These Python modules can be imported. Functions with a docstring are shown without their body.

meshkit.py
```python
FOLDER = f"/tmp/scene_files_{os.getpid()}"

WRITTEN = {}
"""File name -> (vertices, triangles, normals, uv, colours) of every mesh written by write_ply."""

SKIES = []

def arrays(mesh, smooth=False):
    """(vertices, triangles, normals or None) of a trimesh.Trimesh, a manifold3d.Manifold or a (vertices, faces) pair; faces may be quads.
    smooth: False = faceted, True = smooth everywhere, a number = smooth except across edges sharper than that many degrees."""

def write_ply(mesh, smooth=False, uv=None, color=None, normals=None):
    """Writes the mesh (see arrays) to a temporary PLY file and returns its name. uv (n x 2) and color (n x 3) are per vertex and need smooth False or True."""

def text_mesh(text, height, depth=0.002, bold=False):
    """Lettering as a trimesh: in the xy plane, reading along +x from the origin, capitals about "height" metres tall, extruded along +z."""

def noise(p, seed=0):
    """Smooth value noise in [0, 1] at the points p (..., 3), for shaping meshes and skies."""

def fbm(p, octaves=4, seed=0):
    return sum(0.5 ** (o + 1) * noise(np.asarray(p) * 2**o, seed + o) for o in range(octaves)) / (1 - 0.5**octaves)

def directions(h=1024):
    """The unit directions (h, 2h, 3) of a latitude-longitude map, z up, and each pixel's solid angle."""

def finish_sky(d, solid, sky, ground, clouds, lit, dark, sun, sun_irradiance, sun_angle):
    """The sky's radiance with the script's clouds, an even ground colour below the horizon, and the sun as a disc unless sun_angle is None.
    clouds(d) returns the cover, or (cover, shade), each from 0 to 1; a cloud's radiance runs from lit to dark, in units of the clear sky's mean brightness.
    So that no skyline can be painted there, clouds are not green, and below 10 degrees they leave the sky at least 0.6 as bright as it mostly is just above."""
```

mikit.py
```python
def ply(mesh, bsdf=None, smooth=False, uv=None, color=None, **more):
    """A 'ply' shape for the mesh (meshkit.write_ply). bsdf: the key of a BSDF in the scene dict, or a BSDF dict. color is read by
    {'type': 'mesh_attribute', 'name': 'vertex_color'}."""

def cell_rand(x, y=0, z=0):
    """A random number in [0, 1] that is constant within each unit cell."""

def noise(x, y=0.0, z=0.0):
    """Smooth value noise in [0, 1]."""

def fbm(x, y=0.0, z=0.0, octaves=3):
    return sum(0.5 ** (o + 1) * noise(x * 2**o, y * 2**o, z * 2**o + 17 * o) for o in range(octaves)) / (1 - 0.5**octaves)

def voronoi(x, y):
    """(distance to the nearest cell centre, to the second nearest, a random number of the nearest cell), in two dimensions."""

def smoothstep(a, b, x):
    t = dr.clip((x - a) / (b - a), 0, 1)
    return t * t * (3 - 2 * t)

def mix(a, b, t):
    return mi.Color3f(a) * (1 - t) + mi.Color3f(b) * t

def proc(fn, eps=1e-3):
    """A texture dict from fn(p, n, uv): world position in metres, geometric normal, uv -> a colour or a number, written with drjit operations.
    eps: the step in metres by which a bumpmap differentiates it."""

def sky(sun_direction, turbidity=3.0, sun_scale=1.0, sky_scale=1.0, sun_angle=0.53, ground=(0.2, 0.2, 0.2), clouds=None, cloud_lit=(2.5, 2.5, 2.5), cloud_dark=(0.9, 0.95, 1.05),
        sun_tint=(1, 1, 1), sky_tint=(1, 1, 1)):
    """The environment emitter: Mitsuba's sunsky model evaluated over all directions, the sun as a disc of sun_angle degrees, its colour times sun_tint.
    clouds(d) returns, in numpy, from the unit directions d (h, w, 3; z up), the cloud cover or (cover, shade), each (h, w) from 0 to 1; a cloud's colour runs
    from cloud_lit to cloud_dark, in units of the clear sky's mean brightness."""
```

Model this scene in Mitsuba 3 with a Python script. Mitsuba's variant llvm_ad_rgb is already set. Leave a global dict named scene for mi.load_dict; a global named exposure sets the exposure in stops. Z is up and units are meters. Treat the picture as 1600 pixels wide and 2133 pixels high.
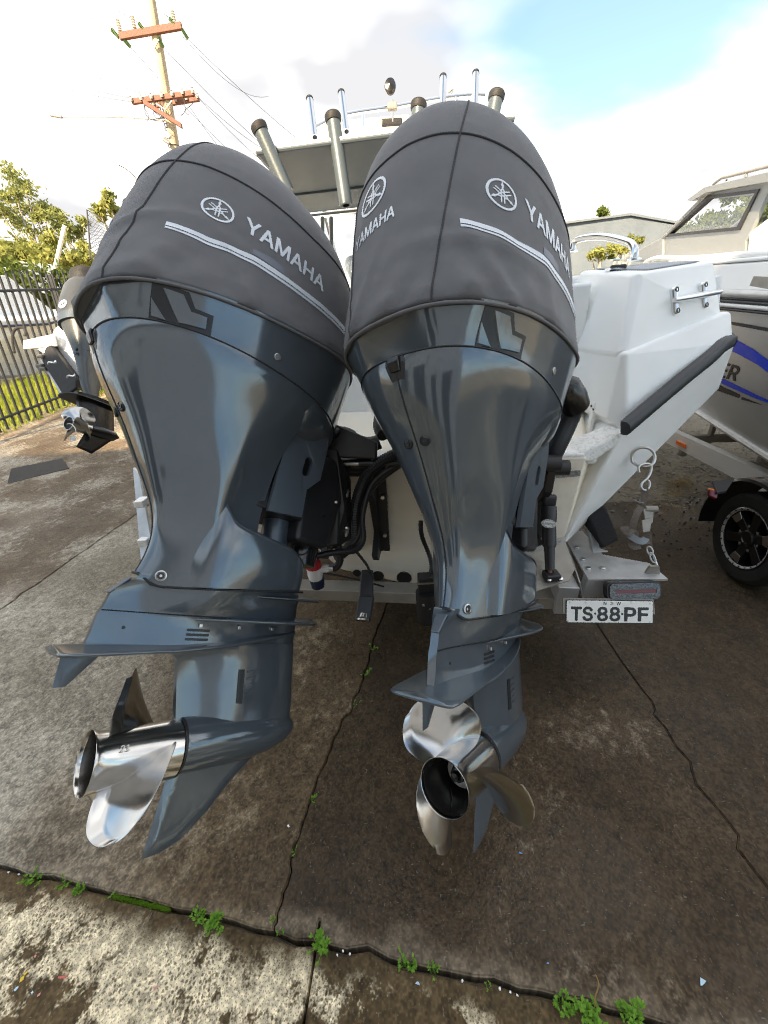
import math, random
import numpy as np, trimesh, mitsuba as mi, mikit, meshkit, drjit as dr
from shapely.geometry import Polygon, LineString, Point, MultiPolygon
from shapely.ops import unary_union
from shapely import affinity
from scipy.interpolate import LinearNDInterpolator, NearestNDInterpolator
from scipy.spatial import ConvexHull
A = np.array
rnd = random.Random(7); RG = np.random.default_rng(11)
scene, labels = {}, {}

# ------------------------------------------------------------------ camera, sky, sun, exposure
EYE_H = 1.5
up = A([-.056, -.897, -.438]); up /= np.linalg.norm(up)
fh = A([0, 0, 1.]) + .438 / np.linalg.norm([-.056, -.897, -.438]) * up; fh /= np.linalg.norm(fh)
W = A([np.cross(fh, up), fh, up])                      # optical frame (x right, y down, z ahead) -> world
EYE = A([0, 0, EYE_H]); FOC = 787.28; CEN = A([800, 1066.5])   # focal length in the photograph's pixels
T4 = mi.ScalarTransform4f
scene['camera'] = {'type': 'perspective', 'fov': 2 * math.degrees(math.atan(800 / FOC)), 'fov_axis': 'x', 'near_clip': .05, 'far_clip': 900.,
    'to_world': T4().look_at(origin=EYE.tolist(), target=(EYE + W @ [0, 0, 1]).tolist(), up=(W @ [0, -1, 0]).tolist())}
SUN = (-.42, -.75, .52)
exposure = 3.4
def clouds(d):
    p = d / np.maximum(d[..., 2:3] + .25, .08)
    n = meshkit.fbm(p * 1.1 + 5.3, 5, seed=3)
    m = meshkit.fbm(p * 2.3 + 1.7, 5, seed=9)
    ahead = d[..., 1]
    b = W @ (np.append((A([1450, -30]) - CEN) / FOC, 1)); b /= np.linalg.norm(b)
    eh = np.cross(b, [0, 0, 1.]); eh /= np.linalg.norm(eh); ev = np.cross(eh, b)
    gap = np.exp(-(((d @ eh) / .34) ** 2 + ((d @ ev) / .17) ** 2)) * (d @ b > 0)
    w = meshkit.fbm(p * [2.2, 4.6, 1.] + 8.1, 6, seed=21)
    cover = np.clip((.55 * n + .45 * w - .33 + .24 * np.clip(ahead * 1.3, -.5, 1) - .42 * gap) / .26, 0, 1)
    cover = .08 + .92 * cover * cover * (3 - 2 * cover)
    shade = np.clip((m - .34) * 3.0, 0, 1) ** 1.3
    return cover, shade
scene['sky'] = mikit.sky(SUN, turbidity=3, clouds=clouds, cloud_lit=(2.5, 2.47, 2.4), cloud_dark=(1.1, 1.1, 1.12), sun_tint=(.96, .95, .92), sky_tint=(1, 1.0, .90))

# ------------------------------------------------------------------ helpers
def ray(px, py): return W @ A([(px - CEN[0]) / FOC, (py - CEN[1]) / FOC, 1.])
def at(px, py, d): return EYE + ray(px, py) * d        # a point d metres ahead of the lens along a sight line
def gr(px, py, z=0.):
    r = ray(px, py); return EYE + r * ((z - EYE_H) / r[2])
BO = A([.131, 1.168, 0.]); BF = A([.155, .988, 0]); BF /= np.linalg.norm(BF); BS = A([BF[1], -BF[0], 0]); BU = A([0, 0, 1.])
def bt(f, s, z): return BO + BF * f + BS * s + BU * z     # boat frame: ahead, starboard, above ground
def on_s(px, py, s):
    r = ray(px, py); return EYE + r * ((s - (EYE - BO) @ BS) / (r @ BS))
def on_f(px, py, f):
    r = ray(px, py); return EYE + r * ((f - (EYE - BO) @ BF) / (r @ BF))
def rise(x, y):                                          # the yard climbs gently towards the fence
    return .10 * np.clip(y - 4.6, 0, 7.5) * np.clip((1.5 - x) / 3, 0, 1)

def number(key):
    if key not in scene and key not in labels and not any(k.startswith(key + '__') for k in scene): return key
    i = 1
    while f'{key}_{i:03d}' in scene or f'{key}_{i:03d}' in labels: i += 1
    return f'{key}_{i:03d}'
def thing(name, label, cat, group=None):
    k = number(name); labels[k] = {'label': label, 'category': cat}
    if group: labels[k]['group'] = group
    return k
def add(name, mesh, bsdf, parent=None, smooth=30, tw=None, label=None, kind=None, **kw):
    k = name if parent is None else parent + '__' + name
    if k in scene:
        i = 1
        while f'{k}_{i:03d}' in scene: i += 1
        k = f'{k}_{i:03d}'
    s = mesh if isinstance(mesh, dict) else mikit.ply(mesh, bsdf, smooth=smooth, **kw)
    s = dict(s)
    if tw is not None: s['to_world'] = tw
    scene[k] = s
    if label or kind: labels[k] = {**labels.get(k, {}), **({'label': label} if label else {}), **({'kind': kind} if kind else {})}
    return k
def one(name, mesh, bsdf, label, cat, group=None, smooth=30, kind=None, tw=None):
    k = number(name); s = mesh if isinstance(mesh, dict) else mikit.ply(mesh, bsdf, smooth=smooth); s = dict(s)
    if tw is not None: s['to_world'] = tw
    scene[k] = s; labels[k] = {'label': label, 'category': cat}
    if group: labels[k]['group'] = group
    if kind: labels[k]['kind'] = kind
    return k
def struct(name, mesh, bsdf, smooth=False, parent=None):
    k = add(name, mesh, bsdf, parent, smooth)
    if parent is None: labels[k] = {'kind': 'structure'}
    return k
cat = trimesh.util.concatenate
def TM(v, f): return trimesh.Trimesh(np.asarray(v, float), np.asarray(f, int), process=False)
def frame(x, y, z, o=(0, 0, 0)):
    m = np.eye(4); m[:3, 0], m[:3, 1], m[:3, 2], m[:3, 3] = x, y, z, o; return m
def unit(v): v = np.asarray(v, float); return v / np.linalg.norm(v)
def box(c, s, m=None, bev=0.):
    if bev:
        b = rounded([[x * (s[0] / 2 - bev), y * (s[1] / 2 - bev), z * (s[2] / 2 - bev)] for x in (-1, 1) for y in (-1, 1) for z in (-1, 1)], bev, 1)
    else: b = trimesh.creation.box(s)
    if m is not None: b.apply_transform(m)
    b.apply_translation(c); return b
def rounded(pts, r, sub=1):                              # hull of small balls: a solid with rounded edges
    s = trimesh.creation.icosphere(subdivisions=sub, radius=r).vertices
    v = (np.asarray(pts, float)[:, None] + s[None]).reshape(-1, 3)
    h = trimesh.convex.convex_hull(v); return h
def tube(pts, r, n=8, closed=False, caps=True):
    p = np.asarray(pts, float); m = len(p); r = np.broadcast_to(np.asarray(r, float), (m,))
    t = np.gradient(p, axis=0) if not closed else np.roll(p, -1, 0) - np.roll(p, 1, 0)
    t /= np.linalg.norm(t, axis=1)[:, None] + 1e-12
    a = A([0, 0, 1.]) if abs(t[0][2]) < .9 else A([1., 0, 0]); rings = []
    for i in range(m):
        a = a - t[i] * (a @ t[i]); a /= np.linalg.norm(a); b = np.cross(t[i], a)
        th = np.arange(n) * 2 * np.pi / n
        rings.append(p[i] + r[i] * (np.cos(th)[:, None] * a + np.sin(th)[:, None] * b))
    return loft(rings, closed, caps)
def loft(rings, closed=False, caps=True, wrap=True):
    R = A(rings); m, n, _ = R.shape; v = R.reshape(-1, 3); f = []
    for i in range(m if closed else m - 1):
        for j in range(n if wrap else n - 1):
            a, b = i * n + j, i * n + (j + 1) % n; c, d = ((i + 1) % m) * n + (j + 1) % n, ((i + 1) % m) * n + j
            f += [(a, b, c), (a, c, d)]
    if caps and not closed:
        v = np.vstack([v, R[0].mean(0), R[-1].mean(0)]); k = m * n
        for j in range(n if wrap else n - 1):
            f += [(k, (j + 1) % n, j), (k + 1, (m - 1) * n + j, (m - 1) * n + (j + 1) % n)]
    t = TM(v, f)
    if t.volume < 0: t.invert()
    return t
def spline(pts, n):
    from scipy.interpolate import CubicSpline
    p = np.asarray(pts, float); s = np.r_[0, np.cumsum(np.linalg.norm(np.diff(p, axis=0), axis=1))]
    return CubicSpline(s, p)(np.linspace(0, s[-1], n))
def lathe(prof, o=(0, 0, 0), ax=(0, 0, 1), n=24):        # prof: (radius, along)
    z = unit(ax); x = unit(np.cross(z, [0, 0, 1] if abs(z[2]) < .9 else [1, 0, 0])); y = np.cross(z, x)
    th = np.arange(n) * 2 * np.pi / n; c = np.cos(th)[:, None] * x + np.sin(th)[:, None] * y
    return loft([A(o) + z * h + max(r, 1e-5) * c for r, h in prof], caps=False)
def prism(poly, vec):                                     # planar 3-D polygon pushed along vec
    p = np.asarray(poly, float); n = np.cross(p[1] - p[0], p[2] - p[0])
    for i in range(len(p)):
        n2 = np.cross(p[(i + 1) % len(p)] - p[i], p[(i + 2) % len(p)] - p[(i + 1) % len(p)]); n = n2 if np.linalg.norm(n2) > np.linalg.norm(n) else n
    z = unit(n); x = unit(p[1] - p[0]); x = unit(x - z * (x @ z)); y = np.cross(z, x); c = p[0]
    q = np.c_[(p - c) @ x, (p - c) @ y]; g = Polygon(q).buffer(0)
    m = trimesh.creation.extrude_polygon(g, 1.0, engine='earcut'); v = m.vertices
    out = c + v[:, :1] * x + v[:, 1:2] * y + v[:, 2:3] * np.asarray(vec, float)
    t = TM(out, m.faces)
    if t.volume < 0: t.invert()
    return t
def flat(shape, depth):
    return cat([trimesh.creation.extrude_polygon(g, depth, engine='earcut') for g in getattr(shape, 'geoms', [shape]) if g.area > 0])
def text_at(txt, h, o, x, y, depth=.002, bold=True, centre=True, sx=1.):
    m = meshkit.text_mesh(txt, h, depth, bold); b = m.bounds
    m.apply_translation([-(b[0][0] + b[1][0]) / 2 if centre else -b[0][0], -(b[0][1] + b[1][1]) / 2 if centre else 0, 0])
    m.apply_scale([sx, 1, 1]); m.apply_transform(frame(x, y, np.cross(x, y), o)); return m
def hit(mesh, px, py):
    tr_ = mesh.triangles; o = EYE; d = ray(px, py); e1, e2 = tr_[:, 1] - tr_[:, 0], tr_[:, 2] - tr_[:, 0]; h = np.cross(d, e2); a = (e1 * h).sum(1); a = np.where(np.abs(a) < 1e-12, 1e-12, a)
    s = o - tr_[:, 0]; u_ = (s * h).sum(1) / a; q_ = np.cross(s, e1); v_ = (q_ @ d) / a; t = (e2 * q_).sum(1) / a; ok = (u_ >= -1e-6) & (v_ >= -1e-6) & (u_ + v_ <= 1 + 1e-6) & (t > 0)
    return o + d * t[ok].min() if ok.any() else None
def mesh_noise(m, amp, fr, seed=0):
    v = m.vertices; n = m.vertex_normals; d = meshkit.fbm(v * fr, 3, seed) - .5
    m.vertices = v + n * d[:, None] * amp * 2; return m

# ------------------------------------------------------------------ materials
pr, fb, ns, ss, mx = mikit.proc, mikit.fbm, mikit.noise, mikit.smoothstep, mikit.mix
def P(name, col, rough=.5, metal=0., cc=0., bump=None, two=True, **kw):
    c = {'type': 'rgb', 'value': list(col)} if isinstance(col, (tuple, list)) else col
    b = {'type': 'principled', 'base_color': c, 'roughness': rough, 'metallic': metal, **kw}
    if cc: b.update(clearcoat=cc, clearcoat_gloss=1.)
    if bump: b = {'type': 'bumpmap', 'arbitrary': bump[0], 'scale': bump[1], 'bsdf': b}
    scene[name] = {'type': 'twosided', 'bsdf': b} if two else b
    return name
flake = pr(lambda p, n, uv: mx((.25, .295, .34), (.34, .39, .44), ns(p.x * 1100, p.y * 1100, p.z * 1100)))
scene['paint'] = {'type': 'twosided', 'bsdf': {'type': 'blendbsdf', 'weight': .22,
    'a': {'type': 'roughplastic', 'alpha': .012, 'int_ior': 1.56, 'nonlinear': True, 'diffuse_reflectance': pr(lambda p, n, uv: mx((.168, .200, .232), (.188, .222, .255), fb(p.x * 14, p.y * 14, p.z * 14, 3)))},
    'b': {'type': 'principled', 'base_color': flake, 'metallic': 1., 'roughness': .13}}}
P('paint_dark', (.012, .014, .018), .42)
P('paint_plate', (.10, .122, .148), .42, .5, .35)
P('fabric', pr(lambda p, n, uv: mx((.105, .105, .112), (.150, .150, .160), fb(p.x * 22, p.y * 22, p.z * 22, 4) * .7 + ns(p.x * 1400, p.y * 1400, p.z * 1400) * .3)), .78, 0., 0.,
  (pr(lambda p, n, uv: ns(p.x * 900, p.y * 900, p.z * 900) * .00025 + fb(p.x * 40, p.y * 40, p.z * 40, 3) * .0012, 6e-4), 1.), sheen=.6, specular=.35)
P('fabric_seam', (.036, .036, .040), .8)
P('vinyl', (.62, .66, .72), .38, .25)
P('vinyl_line', (.05, .06, .09), .4)
P('vinyl_patch', (.12, .14, .18), .45)
P('steel', pr(lambda p, n, uv: mx((.50, .495, .48), (.62, .61, .595), fb(p.x * 30, p.y * 30, p.z * 30, 3))), pr(lambda p, n, uv: 0.09 + .13 * fb(p.x * 18 + 4, p.y * 18, p.z * 18, 4)), 1.)
P('bore', (.10, .095, .09), .3, .9)
P('steel_satin', (.58, .57, .55), .3, 1.)
P('chrome', (.72, .73, .74), .1, 1.)
P('alloy', pr(lambda p, n, uv: mx((.42, .42, .42), (.60, .60, .59), fb(p.x * 25, p.y * 25, p.z * 25, 4))), pr(lambda p, n, uv: .30 + .25 * fb(p.x * 14, p.y * 14, p.z * 14, 4)), .5)
P('galv', pr(lambda p, n, uv: mx((.22, .20, .17), (.36, .34, .30), fb(p.x * 18, p.y * 18, p.z * 18, 4))), .5, .35)
P('black_plastic', (.018, .018, .02), .42)
P('black_gloss', (.008, .008, .009), .2, 0., .6)
P('rubber', pr(lambda p, n, uv: mx((.012, .012, .013), (.026, .025, .024), fb(p.x * 30, p.y * 30, p.z * 30, 3))), .65)
P('rail_rubber', (.016, .02, .026), .45)
P('tyre', pr(lambda p, n, uv: mx((.008, .008, .008), (.02, .019, .018), fb(p.x * 25, p.y * 25, p.z * 25, 3))), .75)
P('gelcoat', pr(lambda p, n, uv: mx((.74, .75, .745), (.82, .83, .825), fb(p.x * 5, p.y * 5, p.z * 5, 4))), .38, 0., .25,
  (pr(lambda p, n, uv: ns(p.x * 330, p.y * 330, p.z * 330) * .0003, 8e-4), 1.))
P('cream', pr(lambda p, n, uv: mx((.72, .66, .55), (.82, .77, .67), fb(p.x * 3, p.y * 3, p.z * 9, 4))), .4, 0., .25)
P('white', (.78, .78, .77), .35, 0., .2)
P('dirty_white', pr(lambda p, n, uv: mx((.58, .57, .55), (.74, .74, .72), ss(.30, .55, fb(p.x * 130, p.y * 130, p.z * 130, 4)))), .6)
P('carpet', pr(lambda p, n, uv: mx((.22, .225, .24), (.36, .365, .38), ns(p.x * 260, p.y * 260, p.z * 260))), .95)
P('bunk', pr(lambda p, n, uv: mx((.006, .006, .007), (.022, .022, .024), ns(p.x * 400, p.y * 400, p.z * 400))), .95, 0., 0., (pr(lambda p, n, uv: ns(p.x * 260, p.y * 260, p.z * 260) * .004, 8e-4), 1.))
P('grey_panel', pr(lambda p, n, uv: mx((.055, .07, .078), (.075, .092, .10), fb(p.x * 6, p.y * 6, p.z * 6, 4))), .6)
P('grey_tube', (.085, .105, .118), .42, .2)
P('tan_board', (.50, .43, .30), .6)
P('hull_alloy', pr(lambda p, n, uv: mx((.44, .46, .475), (.52, .54, .555), fb(p.x * 3, p.y * 3, p.z * 3, 3))), .25, .7, .6)
P('cabin_paint', (.22, .235, .24), .4, .1, .4)
P('blue_vinyl', (.004, .035, .50), .35)
P('black_vinyl', (.01, .01, .012), .4)
P('red', (.45, .012, .02), .35, 0., .4)
P('navy', (.01, .018, .05), .35)
P('amber', (.75, .16, .02), .3, 0., .5)
P('tail_red', (.12, .006, .010), .3, 0., .3)
P('reflector', pr(lambda p, n, uv: mx((.02, .02, .022), (.095, .095, .10), ss(.45, .55, ns(p.x * 260, p.y * 260, p.z * 260)))), .25, .3, .6)
P('plate_white', (.74, .73, .70), .4)
P('strap', pr(lambda p, n, uv: mx((.085, .07, .058), (.17, .145, .125), ns(p.x * 300, p.y * 300, p.z * 300))), .85)
P('strap_light', (.20, .22, .24), .85)
P('label_grey', pr(lambda p, n, uv: mx((.14, .14, .15), (.30, .30, .31), ss(.4, .6, ns(p.x * 150, p.y * 150, p.z * 400)))), .4, .4)
P('timber_pole', pr(lambda p, n, uv: mx((.40, .32, .20), (.60, .52, .38), fb(p.x * 6, p.y * 6, p.z * .8, 4))), .8)
P('arm_rust', (.20, .085, .058), .7)
P('insulator', (.55, .52, .45), .35)
P('insulator_green', (.16, .26, .10), .5)
P('wire', (.05, .05, .05), .6)
P('fence_black', (.022, .025, .03), .45, .2)
P('shed_wall', pr(lambda p, n, uv: mx((.10, .125, .155), (.14, .165, .195), fb(p.x * .6, p.y * .6, p.z * .6, 4) * .6 + .4 * ss(.2, .8, ns(p.x * 3.1 + p.y * 1.3, 0, 0)))), .6, .1)
P('shed_roof', (.14, .16, .18), .5, .2)
P('wall_grey', pr(lambda p, n, uv: mx((.50, .52, .54), (.60, .62, .64), fb(p.x * .7, p.y * .7, p.z * .7, 3))), .65)
P('door_pale', (.62, .63, .62), .5)
P('bark', (.42, .37, .30), .9)
def leafmat(name, a, b, s=1.):
    scene[name] = {'type': 'principledthin', 'base_color': pr(lambda p, n, uv: mx(a, b, ns(p.x * 1.7 * s, p.y * 1.7 * s, p.z * 1.7 * s))), 'roughness': .55, 'diff_trans': .7, 'spec_trans': 0.}
leafmat('gum_leaf', (.20, .235, .08), (.40, .41, .15)); leafmat('bush_leaf', (.20, .225, .06), (.41, .41, .14)); leafmat('green_leaf', (.07, .11, .028), (.17, .20, .05))
leafmat('weed_leaf', (.13, .30, .03), (.26, .46, .08), 40); leafmat('moss_leaf', (.05, .12, .01), (.12, .20, .02), 60); leafmat('grass_leaf', (.20, .28, .03), (.40, .42, .08)); leafmat('dry_leaf', (.30, .20, .08), (.45, .32, .14), 9)
scene['glass'] = {'type': 'thindielectric', 'int_ior': 1.5}
scene['water'] = {'type': 'dielectric', 'int_ior': 1.33}

# ------------------------------------------------------------------ the ground
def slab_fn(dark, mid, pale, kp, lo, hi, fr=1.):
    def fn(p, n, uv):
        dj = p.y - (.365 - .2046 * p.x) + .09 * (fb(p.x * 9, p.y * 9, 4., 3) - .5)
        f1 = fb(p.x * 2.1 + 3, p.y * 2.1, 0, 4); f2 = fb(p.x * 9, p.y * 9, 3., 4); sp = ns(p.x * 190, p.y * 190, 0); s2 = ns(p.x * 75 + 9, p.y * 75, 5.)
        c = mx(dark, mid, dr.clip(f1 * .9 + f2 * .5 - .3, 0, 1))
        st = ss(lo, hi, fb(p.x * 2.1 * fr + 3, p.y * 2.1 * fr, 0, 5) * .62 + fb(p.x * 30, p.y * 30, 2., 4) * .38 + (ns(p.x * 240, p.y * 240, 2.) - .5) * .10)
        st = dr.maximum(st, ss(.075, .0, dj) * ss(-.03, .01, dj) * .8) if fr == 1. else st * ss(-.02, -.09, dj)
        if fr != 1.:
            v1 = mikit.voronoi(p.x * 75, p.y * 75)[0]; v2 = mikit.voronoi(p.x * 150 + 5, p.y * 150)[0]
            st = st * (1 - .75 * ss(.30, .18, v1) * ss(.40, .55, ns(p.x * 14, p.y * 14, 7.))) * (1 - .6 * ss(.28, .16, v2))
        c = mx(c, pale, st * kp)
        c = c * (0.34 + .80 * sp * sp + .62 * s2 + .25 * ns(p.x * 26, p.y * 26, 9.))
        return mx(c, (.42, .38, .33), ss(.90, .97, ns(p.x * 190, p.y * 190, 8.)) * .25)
    return fn
def slab_col(*a): return pr(slab_fn(*a))
def slab_bump(k): return (pr(lambda p, n, uv: k * (ns(p.x * 170, p.y * 170, p.z * 170) * .0016 + ns(p.x * 420, p.y * 420, 0) * .0006 + fb(p.x * 22, p.y * 22, 0, 3) * .0012), 9e-4), 1.)
wet_c = gr(1200, 1350)
def wet(lo, hi, th): return pr(lambda p, n, uv: (1 - .72 * dr.exp(-dr.square((p.x - wet_c[0]) / .30) - dr.square((p.y - wet_c[1]) / .42))) * (lo + (hi - lo) * ss(th - .12, th + .12, fb(p.x * 1.9, p.y * 1.9 + 4, 1., 4) + .15 * ns(p.x * 60, p.y * 60, 0))))
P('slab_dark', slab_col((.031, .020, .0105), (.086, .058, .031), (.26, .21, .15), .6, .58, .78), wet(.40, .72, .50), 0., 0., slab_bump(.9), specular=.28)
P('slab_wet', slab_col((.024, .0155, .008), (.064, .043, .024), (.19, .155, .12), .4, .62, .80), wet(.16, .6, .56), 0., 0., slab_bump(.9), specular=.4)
def grey_fn(p, n, uv):
    a = slab_fn((.058, .038, .019), (.135, .094, .052), (.26, .205, .135), .7, .52, .74)(p, n, uv); b = slab_fn((.16, .138, .103), (.275, .245, .195), (.36, .325, .265), .8, .50, .72)(p, n, uv)
    return mx(b, a, ss(-1.45, -.70, p.x + .10 * p.y + .5 * (fb(p.x * 1.6, p.y * 1.6, 6., 4) - .5)))
P('slab_grey', pr(grey_fn), wet(.35, .75, .45), 0., 0., slab_bump(.7), specular=.3)
P('slab_tan', slab_col((.085, .058, .034), (.22, .18, .13), (.33, .30, .25), .8, .46, .64), wet(.4, .8, .45), 0., 0., slab_bump(.7))
P('slab_stain', slab_col((.044, .030, .014), (.15, .104, .052), (.72, .62, .43), 1., .495, .60, 2.2), .75, 0., 0., slab_bump(.9), specular=.2)
P('soil', (.010, .008, .006), .9)
P('gravel_mat', pr(lambda p, n, uv: mx((.10, .085, .065), (.30, .26, .19), ns(p.x * 60, p.y * 60, 0) * .6 + .4 * fb(p.x * 3, p.y * 3, 0, 3))), .9, 0., 0., (pr(lambda p, n, uv: ns(p.x * 70, p.y * 70, 0) * .012, 2e-3), 1.))
P('dirt_mat', pr(lambda p, n, uv: mx((.20, .145, .085), (.38, .30, .19), fb(p.x * 2.2, p.y * 2.2, 0, 5))), .9)
P('stone', pr(lambda p, n, uv: mx((.12, .105, .085), (.36, .32, .26), ns(p.x * 23, p.y * 23, p.z * 23))), .85)

GX = np.r_[-400, -120, -50, -30, np.arange(-20, 14, .8), 20, 40, 120, 400]; GY = np.r_[-400, -100, -40, -12, np.arange(-4, 18, .8), 24, 40, 80, 200, 600]
gx, gy = np.meshgrid(GX, GY); gz = rise(gx, gy) - .045
idx = np.arange(gx.size).reshape(gx.shape); q = np.stack([idx[:-1, :-1], idx[:-1, 1:], idx[1:, 1:], idx[1:, :-1]], -1).reshape(-1, 4)
P('ground_mat', pr(lambda p, n, uv: mx(mx((.11, .095, .075), (.27, .235, .175), ns(p.x * 60, p.y * 60, 0) * .6 + .4 * fb(p.x * 3, p.y * 3, 0, 3)),
                                        mx((.20, .145, .085), (.38, .30, .19), fb(p.x * 2.2, p.y * 2.2, 0, 5)), ss(-.4, -.9, p.x))), .9, 0., 0.,
  (pr(lambda p, n, uv: ns(p.x * 70, p.y * 70, 0) * .010, 2e-3), 1.))
struct('ground', (np.c_[gx.ravel(), gy.ravel(), gz.ravel()], q), 'ground_mat', True)

# joints and the crack, read on the ground
crack = [gr(*c)[:2] for c in [(570, 1945), (578, 1900), (590, 1860), (605, 1800), (612, 1765), (640, 1690), (652, 1650), (672, 1600), (690, 1560), (712, 1500), (735, 1470), (752, 1425), (764, 1390), (775, 1350), (783, 1320), (795, 1290), (805, 1260)]]
def jit(a, b, n, s, seed):
    r = np.random.default_rng(seed); t = np.linspace(0, 1, n)[:, None]; p = A(a) * (1 - t) + A(b) * t
    p[1:-1] += r.normal(0, s, (n - 2, 2)); return [tuple(x) for x in p]
j0 = jit((-15., 3.5), gr(0, 1805)[:2], 30, .012, 1); j1 = jit(gr(0, 1805)[:2], gr(570, 1945)[:2], 16, .003, 2); j2 = jit(gr(570, 1945)[:2], gr(1330, 2120)[:2], 18, .004, 3)
j3 = jit(gr(1330, 2120)[:2], (10., -2.2), 26, .012, 4)
front = j0[:-1] + j1[:-1] + j2[:-1] + j3
cr_ = np.random.default_rng(31); crack = [tuple(A(a) * (1 - t) + A(b) * t + (cr_.normal(0, .0055, 2) if t else 0)) for a, b in zip(crack[:-1], crack[1:]) for t in (0, .33, .66)] + [tuple(crack[-1])]
crk = crack + [(.12, 2.4), (.2, 3.2), (.35, 5.), (.5, 9.2)]
crk[0] = front[front.index(j2[0])]
left_joint = jit((-2.70, .4), gr(0, 1270)[:2], 12, .006, 5)[:-1] + jit(gr(0, 1270)[:2], gr(285, 1070)[:2], 18, .006, 6)[:-1] + jit(gr(285, 1070)[:2], (-2.0, 9.2), 20, .01, 7)
right_joint = jit((.95, .05), gr(1600, 1850)[:2], 5, .004, 8)[:-1] + jit(gr(1600, 1850)[:2], gr(1340, 1440)[:2], 16, .010, 9)[:-1] + jit(gr(1340, 1440)[:2], (1.2, 3.2), 14, .006, 10)
cut = [LineString(front), LineString(crk), LineString(left_joint), LineString(right_joint), LineString([(-.255, .46), (-.26, .392), (-.272, .286), (-.33, -1.), (-.5, -3.5)])]
whole = Polygon([(-14, -3.2), (9, -3.2), (9, 2.75), (2.2, 2.98), (1.2, 3.05), (.9, 9.), (-4, 9.), (-14, 6.5)])
gaps = unary_union([cut[0].buffer(.006), cut[1].buffer(.0022), cut[2].buffer(.005), cut[3].buffer(.0011), cut[4].buffer(.004)])
pieces = whole.difference(gaps)
pieces = [g for g in getattr(pieces, 'geoms', [pieces]) if g.area > .05]
pave = 'pavement'; labels[pave] = {'kind': 'structure'}
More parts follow.
